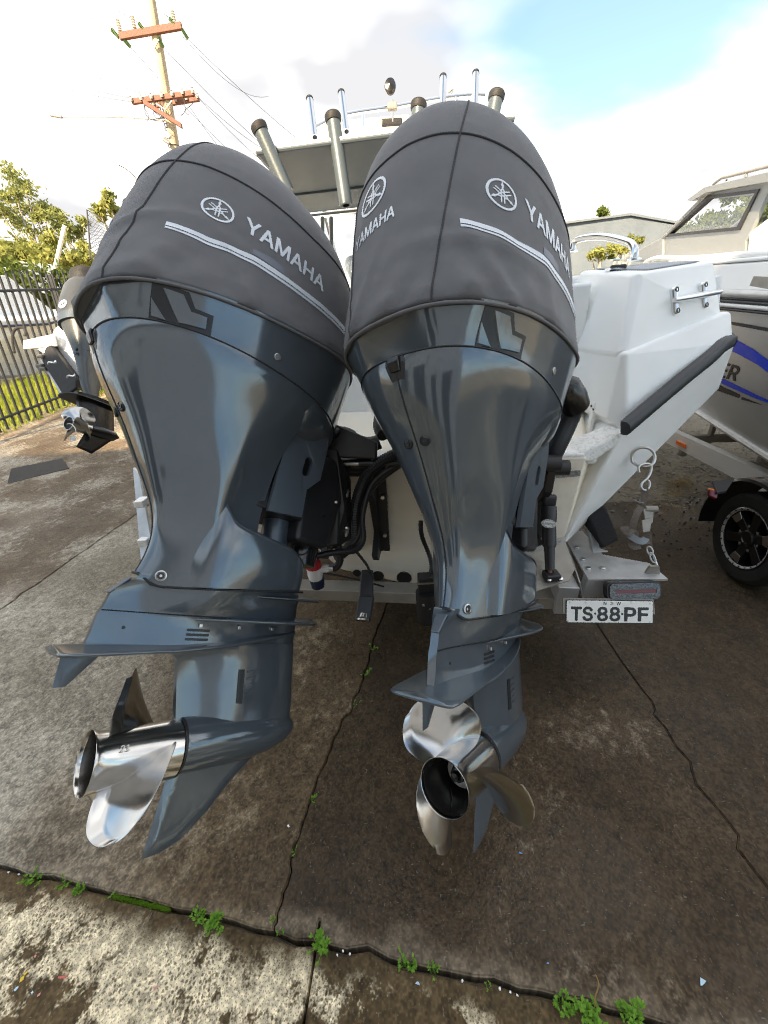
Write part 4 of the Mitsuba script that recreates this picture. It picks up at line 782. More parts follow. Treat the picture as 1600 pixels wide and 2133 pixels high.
# ------------------------------------------------------------------ its trailer
tl = thing('boat_trailer', 'silver alloy boat trailer under the white boat, with tail lamp and number plate', 'trailer')
def Tr(n, mesh, mat, par=tl, sm=30, **k): return add(n, mesh, mat, par, sm, **k)
cpl = [at(1180, 1126, 1.72), at(1212, 1106, 1.78), at(1256, 1155, 1.69), at(1353, 1173, 1.66), at(1392, 1206, 1.585), at(1226, 1208, 1.585)]
zc = np.mean([p[2] for p in cpl]); 
cpl = [gr(x, y, .485) for x, y in ((1180, 1126), (1212, 1104), (1256, 1155), (1353, 1173), (1392, 1206), (1226, 1207))]
cp_ = Tr('corner_plate', prism(cpl, (0, 0, -.010)), 'alloy')
for x, y in ((1201, 1141), (1214, 1166), (1225, 1185), (1255, 1184)): add('bolt', lathe([(0, 0), (.0125, 0), (.0125, .006), (.009, .009), (0, .009)], gr(x, y, .485), (0, 0, 1), 12), 'steel_satin', cp_)
Tr('corner_face', prism([cpl[5] + [0, .004, -.010], cpl[4] + [-.055, .02, -.010], cpl[4] + [-.055, .02, -.098], cpl[5] + [-.006, .004, -.10]], BF * .05), 'alloy')
Tr('corner_face', prism([cpl[0] + [0, 0, -.010], cpl[5] + [0, 0, -.010], cpl[5] + [-.008, 0, -.10], cpl[0] + [.03, 0, -.10]], BS * .006), 'alloy')
Tr('side_rail', rounded([bt(f, s, z) for f in (.42, 4.6) for s in (.74, .80) for z in (.395, .465)], .004), 'alloy')
Tr('side_rail', rounded([bt(f, s, z) for f in (.42, 4.6) for s in (-.80, -.74) for z in (.395, .465)], .004), 'alloy')
xb = [on_f(x, y, .30) for x, y in ((600, 1219), (905, 1225), (905, 1243), (600, 1246))]
Tr('cross_beam', rounded([bt(f, s, z) for f in (.26, .34) for s in (-.80, .62) for z in (.308, .362)], .004), 'galv')
Tr('cross_beam', rounded([bt(f, s, z) for f in (.24, .36) for s in (.58, .66) for z in (.30, .44)], .004), 'alloy')
for f in (1.8, 3.4): Tr('cross_beam', rounded([bt(f + d, s, z) for d in (0, .06) for s in (-.75, .75) for z in (.17, .23)], .004), 'alloy')
Tr('draw_bar', rounded([bt(f, s, z) for f in (3.4, 6.6) for s in (-.05, .05) for z in (.34, .42)], .004), 'alloy')
def wheel(par, c, axis, R_, wd, nm='wheel', spokes=6, addf=None):
    axis = unit(axis); e1 = unit(np.cross(axis, BU)); e2 = np.cross(e1, axis); r_ = R_
    t = lathe([(r_ * .66, -wd * .46), (r_ * .72, -wd * .5), (r_ * .9, -wd * .5), (r_ * .965, -wd * .44), (r_, -wd * .32), (r_, -wd * .12), (r_ * .985, -wd * .11), (r_ * .985, -wd * .08), (r_, -wd * .07), (r_, wd * .07), (r_ * .985, wd * .08), (r_ * .985, wd * .11), (r_, wd * .12), (r_, wd * .32), (r_ * .965, wd * .44), (r_ * .9, wd * .5), (r_ * .72, wd * .5), (r_ * .66, wd * .46)], c, axis, 64)
    w_ = addf(nm, t, 'tyre'); 
    add('rim', lathe([(r_ * .60, -wd * .4), (r_ * .66, -wd * .44), (r_ * .67, -wd * .48), (r_ * .645, -wd * .50), (r_ * .60, -wd * .46), (r_ * .585, -wd * .30), (r_ * .56, wd * .3), (r_ * .2, wd * .2), (0, wd * .2)], c, axis, 56), 'black_gloss', w_)
    add('rim_lip', lathe([(r_ * .600, -wd * .462), (r_ * .643, -wd * .502), (r_ * .650, -wd * .498), (r_ * .612, -wd * .455)], c, axis, 56), 'alloy', w_)
    for k in range(spokes):
        a = k * 2 * math.pi / spokes + .4; d = math.cos(a) * e1 + math.sin(a) * e2; p_ = -math.sin(a) * e1 + math.cos(a) * e2
        add('spoke', rounded([c + d * r_ * q + p_ * r_ * w - axis * wd * h for q, w, h in ((.12, .07, .34), (.12, -.07, .34), (.56, .10, .40), (.56, -.10, .40), (.56, .10, .25), (.56, -.10, .25), (.12, .06, .15), (.12, -.06, .15))], .004), 'black_gloss', w_)
        if k % 2 == 0: add('spoke_face', rounded([c + d * r_ * q + p_ * r_ * w - axis * wd * h for q, w, h in ((.42, .085, .42), (.42, -.085, .42), (.57, .125, .435), (.57, -.125, .435), (.5, 0, .40))], .002), 'chrome', w_)
        a += math.pi / spokes; d = math.cos(a) * e1 + math.sin(a) * e2
        add('wheel_nut', lathe([(0, 0), (.010, 0), (.010, .012), (0, .016)], c + d * r_ * .26 - axis * wd * .30, -axis, 8), 'chrome', w_)
    for k in range(24):
        a = k * 2 * math.pi / 24; d = math.cos(a) * e1 + math.sin(a) * e2; add('rim_stud', lathe([(0, 0), (.005, 0), (.004, .004), (0, .005)], c + d * r_ * .628 - axis * wd * .485, -axis, 8), 'black_gloss', w_)
    add('hub_cap', lathe([(0, 0), (.05, 0), (.048, .02), (.042, .026), (.03, .026), (.028, .022), (0, .022)], c - axis * wd * .30, -axis, 28), 'black_gloss', w_)
    return w_
for sgn in (1, -1):
    for f in (2.2, 2.95): wheel(tl, bt(f, sgn * .98, .30), BS * -sgn, .30, .19, addf=Tr)
gp_ = Tr('guide_post', prism([at(277, 975, 1.74), at(287, 985, 1.72), at(311, 1120, 1.60), at(312, 1160, 1.58), at(294, 1172, 1.58)], BF * .012), 'alloy')
g0_ = at(300, 1150, 1.59); add('guide_arm', tube([g0_, bt(.45, -.80, .43), bt(.45, -.78, .43)], .018, 8), 'alloy', gp_)
for x, y in ((296, 1046), (304, 1125)): add('guide_bracket', box(at(x, y, 1.62), (.04, .06, .03), None, .004), 'white', gp_)
bk = [at(1232, 1081, 1.78), at(1258, 1064, 1.80), at(1281, 1122, 1.66), at(1256, 1135, 1.66)]
Tr('bunk', rounded([p + BF * k for p in bk for k in (0, .9)], .012, 2), 'bunk')
Tr('bunk', rounded([bt(f, -s, z) for f in (.55, 3.) for s in (.70, .78) for z in (.50, .60)], .012), 'bunk')
Tr('bunk_bracket', prism([at(1228, 1112, 1.76), at(1240, 1110, 1.76), at(1252, 1150, 1.72), at(1236, 1152, 1.72)], BF * .04), 'alloy')
Tr('bunk_bracket', rounded([gr(x, y, z) + d for x, y in ((1243, 1150),) for z in (.40, .47) for d in (A([0, 0, 0]), A([.05, 0, 0]), A([0, .05, 0]))], .004), 'alloy')
# lamp: oblong with a prismatic lens and a dark red band
lp = lambda x, y, d=1.565: at(x, y, d)
l0, l1, l2, l3 = lp(1266, 1213), lp(1378, 1210), lp(1374, 1250), lp(1266, 1251)
lx, lz = unit(l1 - l0), unit(l0 - l3); lz = unit(lz - lx * (lz @ lx)); ln_ = np.cross(lx, lz); lc = (l0 + l1 + l2 + l3) / 4; lw, lh = np.linalg.norm(l1 - l0) / 2, np.linalg.norm(l0 - l3) / 2
if ln_ @ (EYE - lc) < 0: ln_ = -ln_
def oblong(w, h, r): return Polygon([(-w, -h), (w, -h), (w, h), (-w, h)]).buffer(-r).buffer(r, 12)
def plate_on(shape, th, off): m = flat(shape, th); m.apply_transform(frame(lx, lz, ln_, lc + ln_ * off)); return m if np.linalg.det(A([lx, lz, ln_])) > 0 else TM(m.vertices, m.faces[:, ::-1])
la_ = Tr('tail_lamp', plate_on(oblong(lw, lh, lh * .6), .030, -.03), 'black_plastic')
add('lamp_lens', plate_on(oblong(lw * .93, lh * .86, lh * .5).difference(Polygon([(-lw * .72, -lh * .22), (lw * .80, -lh * .22), (lw * .80, lh * .20), (-lw * .72, lh * .20)])), .006, 0), 'reflector', la_)
add('lamp_band', plate_on(Polygon([(-lw * .72, -lh * .22), (lw * .80, -lh * .22), (lw * .80, lh * .20), (-lw * .72, lh * .20)]), .004, 0), 'tail_red', la_)
# number plate
n0, n1, n2, n3 = (at(x, y, 1.56) for x, y in ((1180, 1249), (1364, 1251), (1357, 1299), (1178, 1297)))
nx, nz = unit(n1 - n0), unit(n0 - n3); nz = unit(nz - nx * (nx @ nz)); nn = np.cross(nx, nz); 
if nn @ (EYE - n0) < 0: nn = -nn
nc = (n0 + n1 + n2 + n3) / 4; nw, nh = .5 * (np.linalg.norm(n1 - n0) + np.linalg.norm(n2 - n3)) / 2, np.linalg.norm(n0 - n3) / 2
def on_plate(shape, th, off): m = flat(shape, th); m.apply_transform(frame(nx, nz, nn, nc + nn * off)); return m
bp_ = Tr('plate_bracket', on_plate(Polygon([(-nw * 1.06, -nh * .2), (nw * 1.06, -nh * .2), (nw * 1.02, nh * 1.12), (-nw * 1.06, nh * 1.12)]), .003, -.006), 'galv')
np_ = Tr('number_plate', on_plate(oblong(nw, nh, .007), .0016, 0), 'black_vinyl')
add('plate_face', on_plate(oblong(nw * .985, nh * .94, .006), .0005, .0016), 'plate_white', np_)
def put_text(t, h, cx, cy, sx, par, nm, st=0.):
    g = text_shape(t, h, True); b = g.bounds; g = affinity.scale(g, sx, 1, origin=(0, 0)); b = g.bounds
    g = affinity.translate(g, cx - (b[0] + b[2]) / 2, cy - (b[1] + b[3]) / 2)
    if st: g = g.buffer(-st)
    add(nm, on_plate(g, .0006, .0021), 'black_vinyl', par)
hh = nh * 1.12
for t, x0, x1 in (('TS', -.885, -.39), ('88', -.285, .235), ('PF', .335, .885)):
    g = text_shape(t, hh, True); k = (x1 - x0) * nw / (g.bounds[2] - g.bounds[0]); put_text(t, hh, (x0 + x1) / 2 * nw, -.20 * nh, k, np_, 'plate_lettering', -.0011)
for x in (-.335, .285): add('plate_dot', on_plate(Point(x * nw, -.18 * nh).buffer(.0045), .0006, .0021), 'black_vinyl', np_)
for i, ch in enumerate('NSW'): put_text(ch, nh * .27, (-.11 + .155 * i) * nw, .72 * nh, 1.1, np_, 'plate_lettering', .0002)
for x, y in ((-.92, .80), (-.55, .78), (.5, .82), (.93, .80), (-.95, -.85), (.93, -.85)): add('plate_screw', lathe([(0, 0), (.005, 0), (.004, .002), (0, .0025)], nc + nx * x * nw + nz * y * nh + nn * .002, nn, 10), 'steel_satin', np_)

# ------------------------------------------------------------------ tie-down strap at the starboard quarter
sp = thing('tie_down_strap', 'ratchet tie-down strap and hooks between the hull eye and the trailer corner', 'tie-down strap')
S_ = lambda n, m, mat, par=sp, sm=50: add(n, m, mat, par, sm)
d_ = 1.66
eye = B('tow_eye', tube(spline([at(1318, 964, 1.70), at(1336, 932, 1.67), at(1352, 934, d_), at(1364, 950, d_), at(1358, 968, d_), at(1344, 972, 1.67), at(1318, 960, 1.71)], 30), .0065, 10), 'steel_satin', sm=60)
S_('hook', tube(spline([at(1332, 984, d_), at(1333, 970, d_), at(1343, 966, d_), at(1355, 968, d_), at(1355, 985, d_), at(1347, 998, d_), at(1338, 1006, d_), at(1336, 1016, d_), at(1345, 1021, d_), at(1353, 1012, d_), at(1349, 1000, d_)], 44), .0052, 10), 'steel_satin')
def ribbon(pts, w, th, n=30):
    p = spline(pts, n); rs = []
    for i in range(n):
        t = unit(p[min(i + 1, n - 1)] - p[max(i - 1, 0)]); v = unit(EYE - p[i]); a = unit(np.cross(t, v)); b = np.cross(a, t); ww = w if np.isscalar(w) else np.interp(i / (n - 1), np.linspace(0, 1, len(w)), w)
        rs.append([p[i] + a * ww + b * th, p[i] + a * ww - b * th, p[i] - a * ww - b * th, p[i] - a * ww + b * th])
    return loft(rs)
S_('webbing', ribbon([at(1344, 1012, d_), at(1343, 1030, d_), at(1340, 1052, d_)], [.012, .014, .009], .002), 'strap')
S_('webbing', ribbon([at(1336, 1056, d_ - .01), at(1325, 1075, d_ - .015), at(1318, 1100, d_ - .01), at(1320, 1118, d_), at(1338, 1128, d_), at(1352, 1126, d_)], .013, .003), 'strap')
S_('webbing', ribbon([at(1352, 1050, d_), at(1350, 1075, d_), at(1349, 1105, d_), at(1352, 1135, d_), at(1354, 1146, d_)], .013, .002), 'strap')
S_('webbing', ribbon([at(1303, 1108, d_), at(1315, 1117, d_ - .02), at(1330, 1126, d_ - .02), at(1345, 1122, d_)], .014, .006), 'strap_light')
S_('webbing', ribbon([at(1302, 1098, d_ - .01), at(1310, 1108, d_ - .025), at(1322, 1112, d_ - .02), at(1318, 1128, d_ - .01), at(1332, 1136, d_)], .016, .005), 'strap')
S_('webbing', tube([at(1318, 1041, d_), at(1332, 1046, d_), at(1345, 1049, d_)], [.002, .003, .003], 6), 'strap_light')
rt = S_('ratchet', rounded([at(x, y, d_ + k) for x, y in ((1341, 1062), (1360, 1058), (1358, 1088), (1346, 1092)) for k in (-.012, .015)], .004), 'galv')
add('ratchet_gear', lathe([(0, -.024), (.014, -.024), (.014, .024), (0, .024)], at(1356, 1060, d_ - .01), BS, 12), 'galv', rt)
add('ratchet_handle', rounded([at(x, y, d_ - .02) for x, y in ((1338, 1085), (1357, 1080), (1352, 1106), (1340, 1108))] + [at(1348, 1095, d_)], .003), 'galv', rt)
def link(a, b, w, r):
    t = unit(b - a); s = unit(np.cross(t, unit(EYE - a))); L_ = np.linalg.norm(b - a); c = (a + b) / 2
    return tube([c + t * math.cos(k) * L_ / 2 + s * math.sin(k) * w for k in np.arange(16) * math.pi / 8], r, 8, closed=True)
S_('chain_link', link(at(1351, 1138, d_), at(1357, 1156, d_), .010, .0035), 'chrome'); S_('chain_link', link(at(1355, 1151, d_), at(1364, 1172, d_), .008, .0035), 'chrome')
S_('lower_hook', tube(spline([at(1362, 1160, d_), at(1367, 1172, d_), at(1369, 1182, d_ - .01), at(1362, 1188, d_ - .02), at(1357, 1184, d_ - .02)], 16), .0045, 8), 'chrome')
Tr('tie_bracket', prism([gr(1345, 1195, .485), gr(1355, 1180, .53), gr(1374, 1180, .53), gr(1375, 1195, .485)], BF * .012), 'galv')

# ------------------------------------------------------------------ the silver cabin boat on the right and its trailer
def decal(mesh, poly, off, th=.0015, seg=9.):                 # vinyl laid on a hull
    g = poly if hasattr(poly, 'area') else Polygon(poly); g = g.buffer(0); out = []
    for gg in getattr(g, 'geoms', [g]):
        v, f = trimesh.creation.triangulate_polygon(gg, engine='earcut'); v3 = np.c_[v, np.zeros(len(v))]; v3, f = trimesh.remesh.subdivide_to_size(v3, f, seg, max_iter=8)
        p = [hit(mesh, *q_[:2]) for q_ in v3]; ok = [x for x in p if x is not None]
        if len(ok) < 3: continue
        p = A([x if x is not None else ok[0] for x in p]); keep = A([all(hit_ok for hit_ok in (True,)) for _ in f]); n = len(p)
        out.append(TM(np.vstack([p + off, p + off * .2]), np.vstack([f, f[:, ::-1] + n])))
    return cat(out)
ab = thing('aluminium_boat', 'silver aluminium cabin boat with blue stripes at the right edge of the picture', 'boat')
Ab = lambda n, m, mat, par=ab, sm=30: add(n, m, mat, par, sm)
SC = 3.15
def sy(pts): return pts + [(f, 2 * SC - s, z) for f, s, z in pts]
ah = rounded(bp(sy([(.9, 2.03, 1.455), (2.1, 2.0, 1.567), (4.0, 2.12, 1.73), (5.4, 2.55, 1.86), (.9, 2.06, .62), (1.4, 2.10, .656), (2.6, 2.25, .745), (4.5, 2.55, .98)]) + [(.9, SC, .40), (4.6, SC, .62), (6.5, SC, 1.95), (6.2, SC, 1.35)]), .012)
Ab('hull', ah, 'hull_alloy', sm=18)
OFF = -BS * .004
Ab('stripe', decal(ah, [(1512, 700), (1535, 708), (1570, 728), (1610, 757), (1610, 782), (1580, 760), (1540, 738), (1505, 722)], OFF), 'blue_vinyl')
Ab('stripe', decal(ah, [(1470, 780), (1492, 782), (1530, 800), (1575, 822), (1610, 838), (1610, 842), (1570, 828), (1520, 806), (1485, 790), (1470, 786)], OFF), 'blue_vinyl')
Ab('stripe', decal(ah, [(1477, 796), (1500, 803), (1542, 822), (1540, 829), (1500, 815), (1471, 804)], OFF), 'black_vinyl')
Ab('stripe', decal(ah, [(1547, 827), (1590, 844), (1560, 836), (1545, 832)], OFF), 'black_vinyl')
tg = text_shape('ER', 34., True); b = tg.bounds; tg = affinity.scale(tg, 1, -1, origin=(0, 0)); tg = affinity.skew(tg, -20, 8, origin=(0, 0)); tg = affinity.scale(tg, .75, .86, origin=(0, 0)); tg = affinity.translate(tg, 1494, 783)
Ab('lettering', decal(ah, affinity.rotate(tg, 6, origin=(1500, 775)), OFF, seg=5.), 'black_vinyl')
Ab('side_seam', decal(ah, [(1518, 669), (1610, 685), (1610, 692), (1518, 675)], OFF), 'paint_dark')
Ab('spray_chine', tube([bt(.9, 2.05, .60), bt(1.4, 2.085, .648), bt(2.6, 2.235, .74), bt(3.6, 2.39, .86)], .022, 8), 'alloy')
Ab('spray_chine', tube([bt(.9, 2.05, .69), bt(1.4, 2.08, .74), bt(2.6, 2.215, .83), bt(3.6, 2.36, .94)], .009, 8), 'alloy')
gl = bp([(.9, 2.005, 1.47), (2.1, 1.975, 1.583), (4.0, 2.10, 1.745), (5.4, 2.53, 1.875)])
for dz, r, mt in ((.0, .026, 'alloy'), (-.045, .012, 'rail_rubber'), (-.068, .014, 'white'), (-.092, .008, 'rail_rubber')): Ab('gunwale_strip', tube(spline(gl + [0, 0, dz], 24), r, 8), mt, sm=50)
cs = bp(sy([(2.25, 2.06, 1.60), (1.0, 2.08, 1.49), (4.4, 2.32, 1.76), (1.1, 2.14, 1.70), (2.25, 2.14, 1.80), (4.4, 2.40, 1.95)]))
Ab('side_deck', rounded(bp([(1.1, 2.06, 1.50), (2.3, 2.03, 1.60), (4.2, 2.18, 1.76), (1.1, 2.30, 1.50), (4.2, 2.5, 1.76), (1.1, 2.10, 1.66), (2.3, 2.08, 1.75), (4.2, 2.24, 1.90), (1.1, 2.3, 1.66), (4.2, 2.5, 1.9)]), .02, 2), 'hull_alloy', sm=40)
Ab('side_pocket', prism([on_s(x, y, 2.035) for x, y in ((1572, 575), (1612, 577), (1612, 614), (1558, 608))], -BS * .006), 'galv')
Ab('deck_top', rounded(bp([(f, s, z) for f, z in ((1.1, 1.69), (2.3, 1.785), (4.2, 1.935)) for s in (2.08 + .04 * (f > 3) * 3, 2.42 + .03 * f)]), .012), 'white')
# cabin sides, with the window openings, roof and rails
cabs = 2.50
outl = [(1300, 541), (1335, 528), (1368, 505), (1382, 495), (1474, 403), (1600, 380), (1640, 372), (1600, 400), (1564, 480), (1552, 502), (1553, 536), (1380, 540)]
wo = [(1386, 493.5), (1475.5, 408), (1585, 393), (1543, 479)]
def on_cab(pts): return [on_s(x, y, cabs) for x, y in pts]
def holed(out_px, hole_px, vec, s):
    o3, x3, y3 = on_s(1470, 450, s), BF, BU
    pr2 = lambda pts: [((on_s(x, y, s) - o3) @ x3, (on_s(x, y, s) - o3) @ y3) for x, y in pts]
    g = Polygon(pr2(out_px)).buffer(0)
    for h in hole_px: g = g.difference(Polygon(pr2(h)))
    m = flat(g, 1.); v = m.vertices; return TM(o3 + v[:, :1] * x3 + v[:, 1:2] * y3 + v[:, 2:] * A(vec), m.faces)
fr_in = [(1397, 487), (1478, 414), (1576, 401), (1538, 472)]
for k, sh_ in (('port', 0.), ('stbd', 1.30)):
    m = holed(outl, [wo], BS * .03, cabs); m.apply_translation(BS * sh_); cs_ = Ab('cabin_side', m, 'cabin_paint')
    m = holed(wo, [fr_in], BS * .05, cabs); m.apply_translation(BS * (sh_ - .012)); add('window_frame', m, 'black_plastic', cs_)
    m = TM(A([on_s(x, y, cabs) for x, y in fr_in]) + BS * (sh_ + .015), [[0, 1, 2], [0, 2, 3]]); add('window_pane', m, 'glass', cs_)
rp_ = [on_s(x, y, cabs - .08) for x, y in ((1431, 417), (1468, 390), (1640, 349), (1640, 371), (1470, 401), (1440, 419))]
Ab('cabin_roof', prism(rp_, BS * 1.46), 'cabin_paint')
Ab('roof_rail', tube([on_s(1486, 384, cabs + .05), on_s(1503, 371, cabs + .05), on_s(1556, 358, cabs + .05), on_s(1650, 334, cabs + .05)], .011, 8), 'galv'); Ab('roof_rail', tube([on_s(1556, 357, cabs + .05), on_s(1554, 369, cabs + .05)], .009, 8), 'galv')
f0, f1 = on_s(1383, 495, cabs), on_s(1474, 405, cabs)
for k in (0., .62, 1.28): Ab('windscreen_bar', tube([f0 + BS * k + [0, 0, .0], f1 + BS * k], .022, 8), 'cabin_paint')
Ab('windscreen_bar', tube([f0, f0 + BS * 1.3], .02, 8), 'cabin_paint')
Ab('windscreen_pane', TM(A([f0 + BS * .03, f1 + BS * .03, f1 + BS * 1.27, f0 + BS * 1.27]), [[0, 1, 2], [0, 2, 3]]), 'glass')
Ab('foredeck', rounded([on_s(1300, 541, cabs), on_s(1382, 497, cabs), on_s(1300, 541, cabs) + BS * 1.3, on_s(1382, 497, cabs) + BS * 1.3, on_s(1382, 540, cabs), on_s(1382, 540, cabs) + BS * 1.3], .02), 'cabin_paint')
br = [on_s(1345, 547, 2.14), on_s(1356, 541, 2.14), on_s(1400, 538, 2.14), on_s(1500, 534, 2.12), on_s(1640, 526, 2.1)]
Ab('bow_rail', tube(spline(br, 30), .020, 10), 'white', sm=60); Ab('bow_rail', tube([on_s(1503, 534, 2.12), on_s(1511, 560, 2.12)], .022, 10), 'white', sm=60)
Ab('cleat', tube([on_s(1441, 556, 2.2), on_s(1450, 558, 2.2), on_s(1470, 555, 2.2), on_s(1482, 550, 2.2)], .012, 8), 'white'); Ab('cleat', tube([on_s(1452, 557, 2.2), on_s(1458, 566, 2.2)], .012, 8), 'white')
Ab('clear_curtain', rounded([on_s(x, y, cabs + .02) + BS * k for x, y in ((1566, 486), (1610, 452), (1612, 512), (1562, 530)) for k in (0, .06)], .012, 2), 'white')
t2 = thing('boat_trailer', 'alloy trailer with black mudguard and wheel under the silver cabin boat', 'trailer')
T2 = lambda n, m, mat, par=t2, sm=30: add(n, m, mat, par, sm)
for s in (2.13, 2 * SC - 2.2): 
    P('rail_alloy', (.66, .65, .62), .42, .25) if 'rail_alloy' not in scene else 0
    ch = T2('side_rail', prism(bp([(1.0, s, .405), (1.0, s, .525), (1.0, s + .065, .525), (1.0, s + .065, .515), (1.0, s + .012, .515), (1.0, s + .012, .415), (1.0, s + .065, .415), (1.0, s + .065, .405)]), BF * 4.2), 'rail_alloy')
for f in (1.62, 2.35, 3.5): T2('cross_member', rounded([bt(f + d, s, z) for d in (0, .05) for s in (2.2, 4.1) for z in (.455, .505)], .004), 'galv')
for f, s, z in ((1.64, 2.27, .64), (2.37, 2.38, .70), (1.64, 2.42, .62)): T2('bunk_post', box((0, 0, 0), (.045, .03, z - .44), frame(BF, BS, BU, bt(f, s, (z + .44) / 2)), .004), 'galv')
T2('bunk_post', box((0, 0, 0), (.05, .05, .12), frame(BF, BS, BU, bt(2.43, 2.24, .37)), .004), 'galv')
wc = bt(.99, 1.92, .275)
wheel(t2, wc, BS, .275, .19, addf=T2, spokes=6)
wheel(t2, bt(.99, 2 * SC - 1.92, .275), -BS, .275, .19, addf=T2)
gth = np.linspace(-.35, math.pi + .2, 30); gr_ = .345
arc = [wc + (-BF * math.cos(t)) * gr_ * 1.05 + BU * math.sin(t) * gr_ for t in gth]
T2('mudguard', loft([[p + BS * k + unit(p - wc) * h for k, h in ((-.125, -.012), (-.118, .004), (.0, .012), (.118, .004), (.125, -.012), (.118, -.004), (0, .004), (-.118, -.004))] for p in arc]), 'black_gloss', sm=50)
tl2 = T2('tail_lamp', box((0, 0, 0), (.055, .05, .06), frame(BS, BF, BU, arc[0] + [-.02, -.03, .02]), .008), 'black_plastic')
add('lamp_lens', rounded([at(x, y, 2.02) for x, y in ((1480, 1023), (1490, 1028), (1489, 1036), (1479, 1031))], .010, 2), 'tail_red', tl2); add('lamp_lens', rounded([at(x, y, 2.03) for x, y in ((1478, 1020), (1484, 1022))], .009, 2), 'amber', tl2)
T2('guard_step', prism([at(1484, 1002, 2.12), at(1530, 997, 2.15), at(1512, 1024, 2.02), at(1494, 1026, 2.0)], (0, 0, -.012)), 'black_plastic')
q0 = [on_s(x, y, 2.126) for x, y in ((1411, 917), (1430, 926), (1429, 934), (1411, 925))]; T2('side_marker', prism(q0, -BS * .012), 'amber')

# ------------------------------------------------------------------ on the left: a smaller outboard, boat and the fence
lf = thing('fishing_boat', 'small white boat with black bunk boards partly hidden behind the left big motor', 'boat')
lb = lambda n, m, mat, par=lf, sm=30: add(n, m, mat, par, sm)
lb('hull', rounded([at(118, 700, 3.5), at(122, 690, 3.6), at(165, 690, 3.6), at(158, 790, 3.4), at(200, 720, 3.4), at(200, 800, 3.3)] + [at(x, y, d) for x, y, d in ((180, 640, 6), (330, 640, 6.5), (330, 720, 6), (200, 740, 6))], .03, 2), 'white', sm=50)
lb('swim_step', rounded([at(x, y, d) for x, y in ((52, 712), (112, 699), (116, 719), (52, 725)) for d in (3.35, 3.7)], .012, 2), 'white')
lb('name_plate', prism([at(78, 727, 3.3), at(103, 722, 3.3), at(108, 732, 3.3), at(90, 735, 3.3)], BF * .02), 'white')
lb('bunk_board', rounded([at(x, y, d) for x, y, d in ((98, 728, 3.3), (106, 722, 3.3), (158, 792, 3.15), (158, 808, 3.12), (137, 824, 3.1), (92, 752, 3.25))] + [at(150, 720, 4.5), at(200, 790, 4.3)], .012), 'rubber')
lb('trailer_arm', tube([at(88, 752, 3.3), at(110, 788, 3.25), at(134, 828, 3.2)], .014, 8), 'alloy')
for x, y in ((106, 757), (146, 785)): lb('rope_hook', tube(spline([at(x - 5, y + 2, 3.08), at(x, y - 2, 3.06), at(x + 6, y - 1, 3.06), at(x + 10, y - 5, 3.08)], 12), .008, 8), 'chrome')
lb('winch_fittings', cat([box(at(x, y, 3.25), (.05, .05, .03), None, .008) for x, y in ((86, 742), (84, 762), (92, 768))]), 'galv')
lb('boarding_ladder', tube(spline([at(30, 735, 3.7), at(26, 710, 3.7), at(33, 685, 3.7), at(45, 682, 3.7), at(52, 700, 3.7)], 20), .012, 8), 'rubber')
z_ = unit(at(153, 575, 3.12) - at(152, 881, 2.95)); x_ = unit(A([-.22, -.92, .05])); x_ = unit(x_ - z_ * (x_ @ z_)); y_ = np.cross(z_, x_); LM = frame(x_, y_ * 1.08, z_ * 1.07, at(141, 881, 2.93))
P('paint_silver', (.085, .09, .093), .35, .5, .4)
sm_ = thing('outboard_motor', 'small grey and black outboard motor in the background left of the two big ones', 'outboard motor')
def So(n, m, mat, par=sm_, sm=40): return add(n, m, mat, par, sm, T4(LM))
def rsec(xa, xf, w, z, n=28, e=3.): 
    U = np.linspace(0, 2 * np.pi, n, endpoint=False); x, y = section(U, xa, xf, w, (xa + xf) / 2, e, e); return np.c_[x, y, x * 0 + z]
So('cowl', loft([rsec(.02, -.42, .13, .80), rsec(.035, -.44, .150, .835), rsec(.04, -.45, .152, .92), rsec(.03, -.44, .150, 1.0), rsec(.0, -.42, .135, 1.14), rsec(-.03, -.4, .11, 1.20), rsec(-.08, -.36, .07, 1.225)]), 'paint_silver')
So('cowl_band', loft([rsec(.043, -.45, .155, .80, e=2.6), rsec(.045, -.452, .157, .86, e=2.6)]), 'paint_plate')
So('air_intake', loft([rsec(-.04, -.34, .105, 1.20), rsec(-.03, -.35, .112, 1.25), rsec(-.04, -.34, .11, 1.29), rsec(-.1, -.30, .07, 1.30)]), 'rubber')
So('mid_leg', loft([rsec(-.14, -.22, .035, .25), rsec(-.10, -.24, .038, .36), rsec(-.08, -.27, .045, .48), rsec(-.05, -.3, .075, .62), rsec(-.01, -.38, .115, .74), rsec(.02, -.42, .128, .80)]), 'paint_silver')
So('emblem', TM(*(lambda m: (np.c_[m.vertices[:, 2] + .036, m.vertices[:, 0], m.vertices[:, 1] + .92], m.faces))(flat(affinity.scale(Point(0, 0).buffer(1, 24).difference(Point(.3, .1).buffer(.25)).difference(Point(-.35, .05).buffer(.25)), .042, .032), .006))), 'vinyl')
So('seam_line', tube(rsec(-.058, -.29, .068, .60), .004, 5, closed=True), 'black_gloss')
for dz in (.60, .565): So('screw', lathe([(0, 0), (.013, 0), (.012, .006), (0, .006)], (-.05, .012, dz), (1, 0, 0), 12), 'black_gloss')
So('gearcase', cat([loft([foil(-.09, .012, -.37, .040, .02), foil(-.07, .012, -.37, .042, .2), foil(-.05, .03, -.37, .055, .26)]), lathe([(0, -.16), (.045, -.16), (.05, -.25), (.04, -.36), (0, -.42)], (0, 0, 0), (1, 0, 0), 24)]), 'black_gloss')
So('cavitation_plate', loft([np.c_[rsec(.05, -.36, .085, .205)], rsec(.05, -.36, .088, .209), rsec(.05, -.36, .085, .215)]), 'black_gloss')
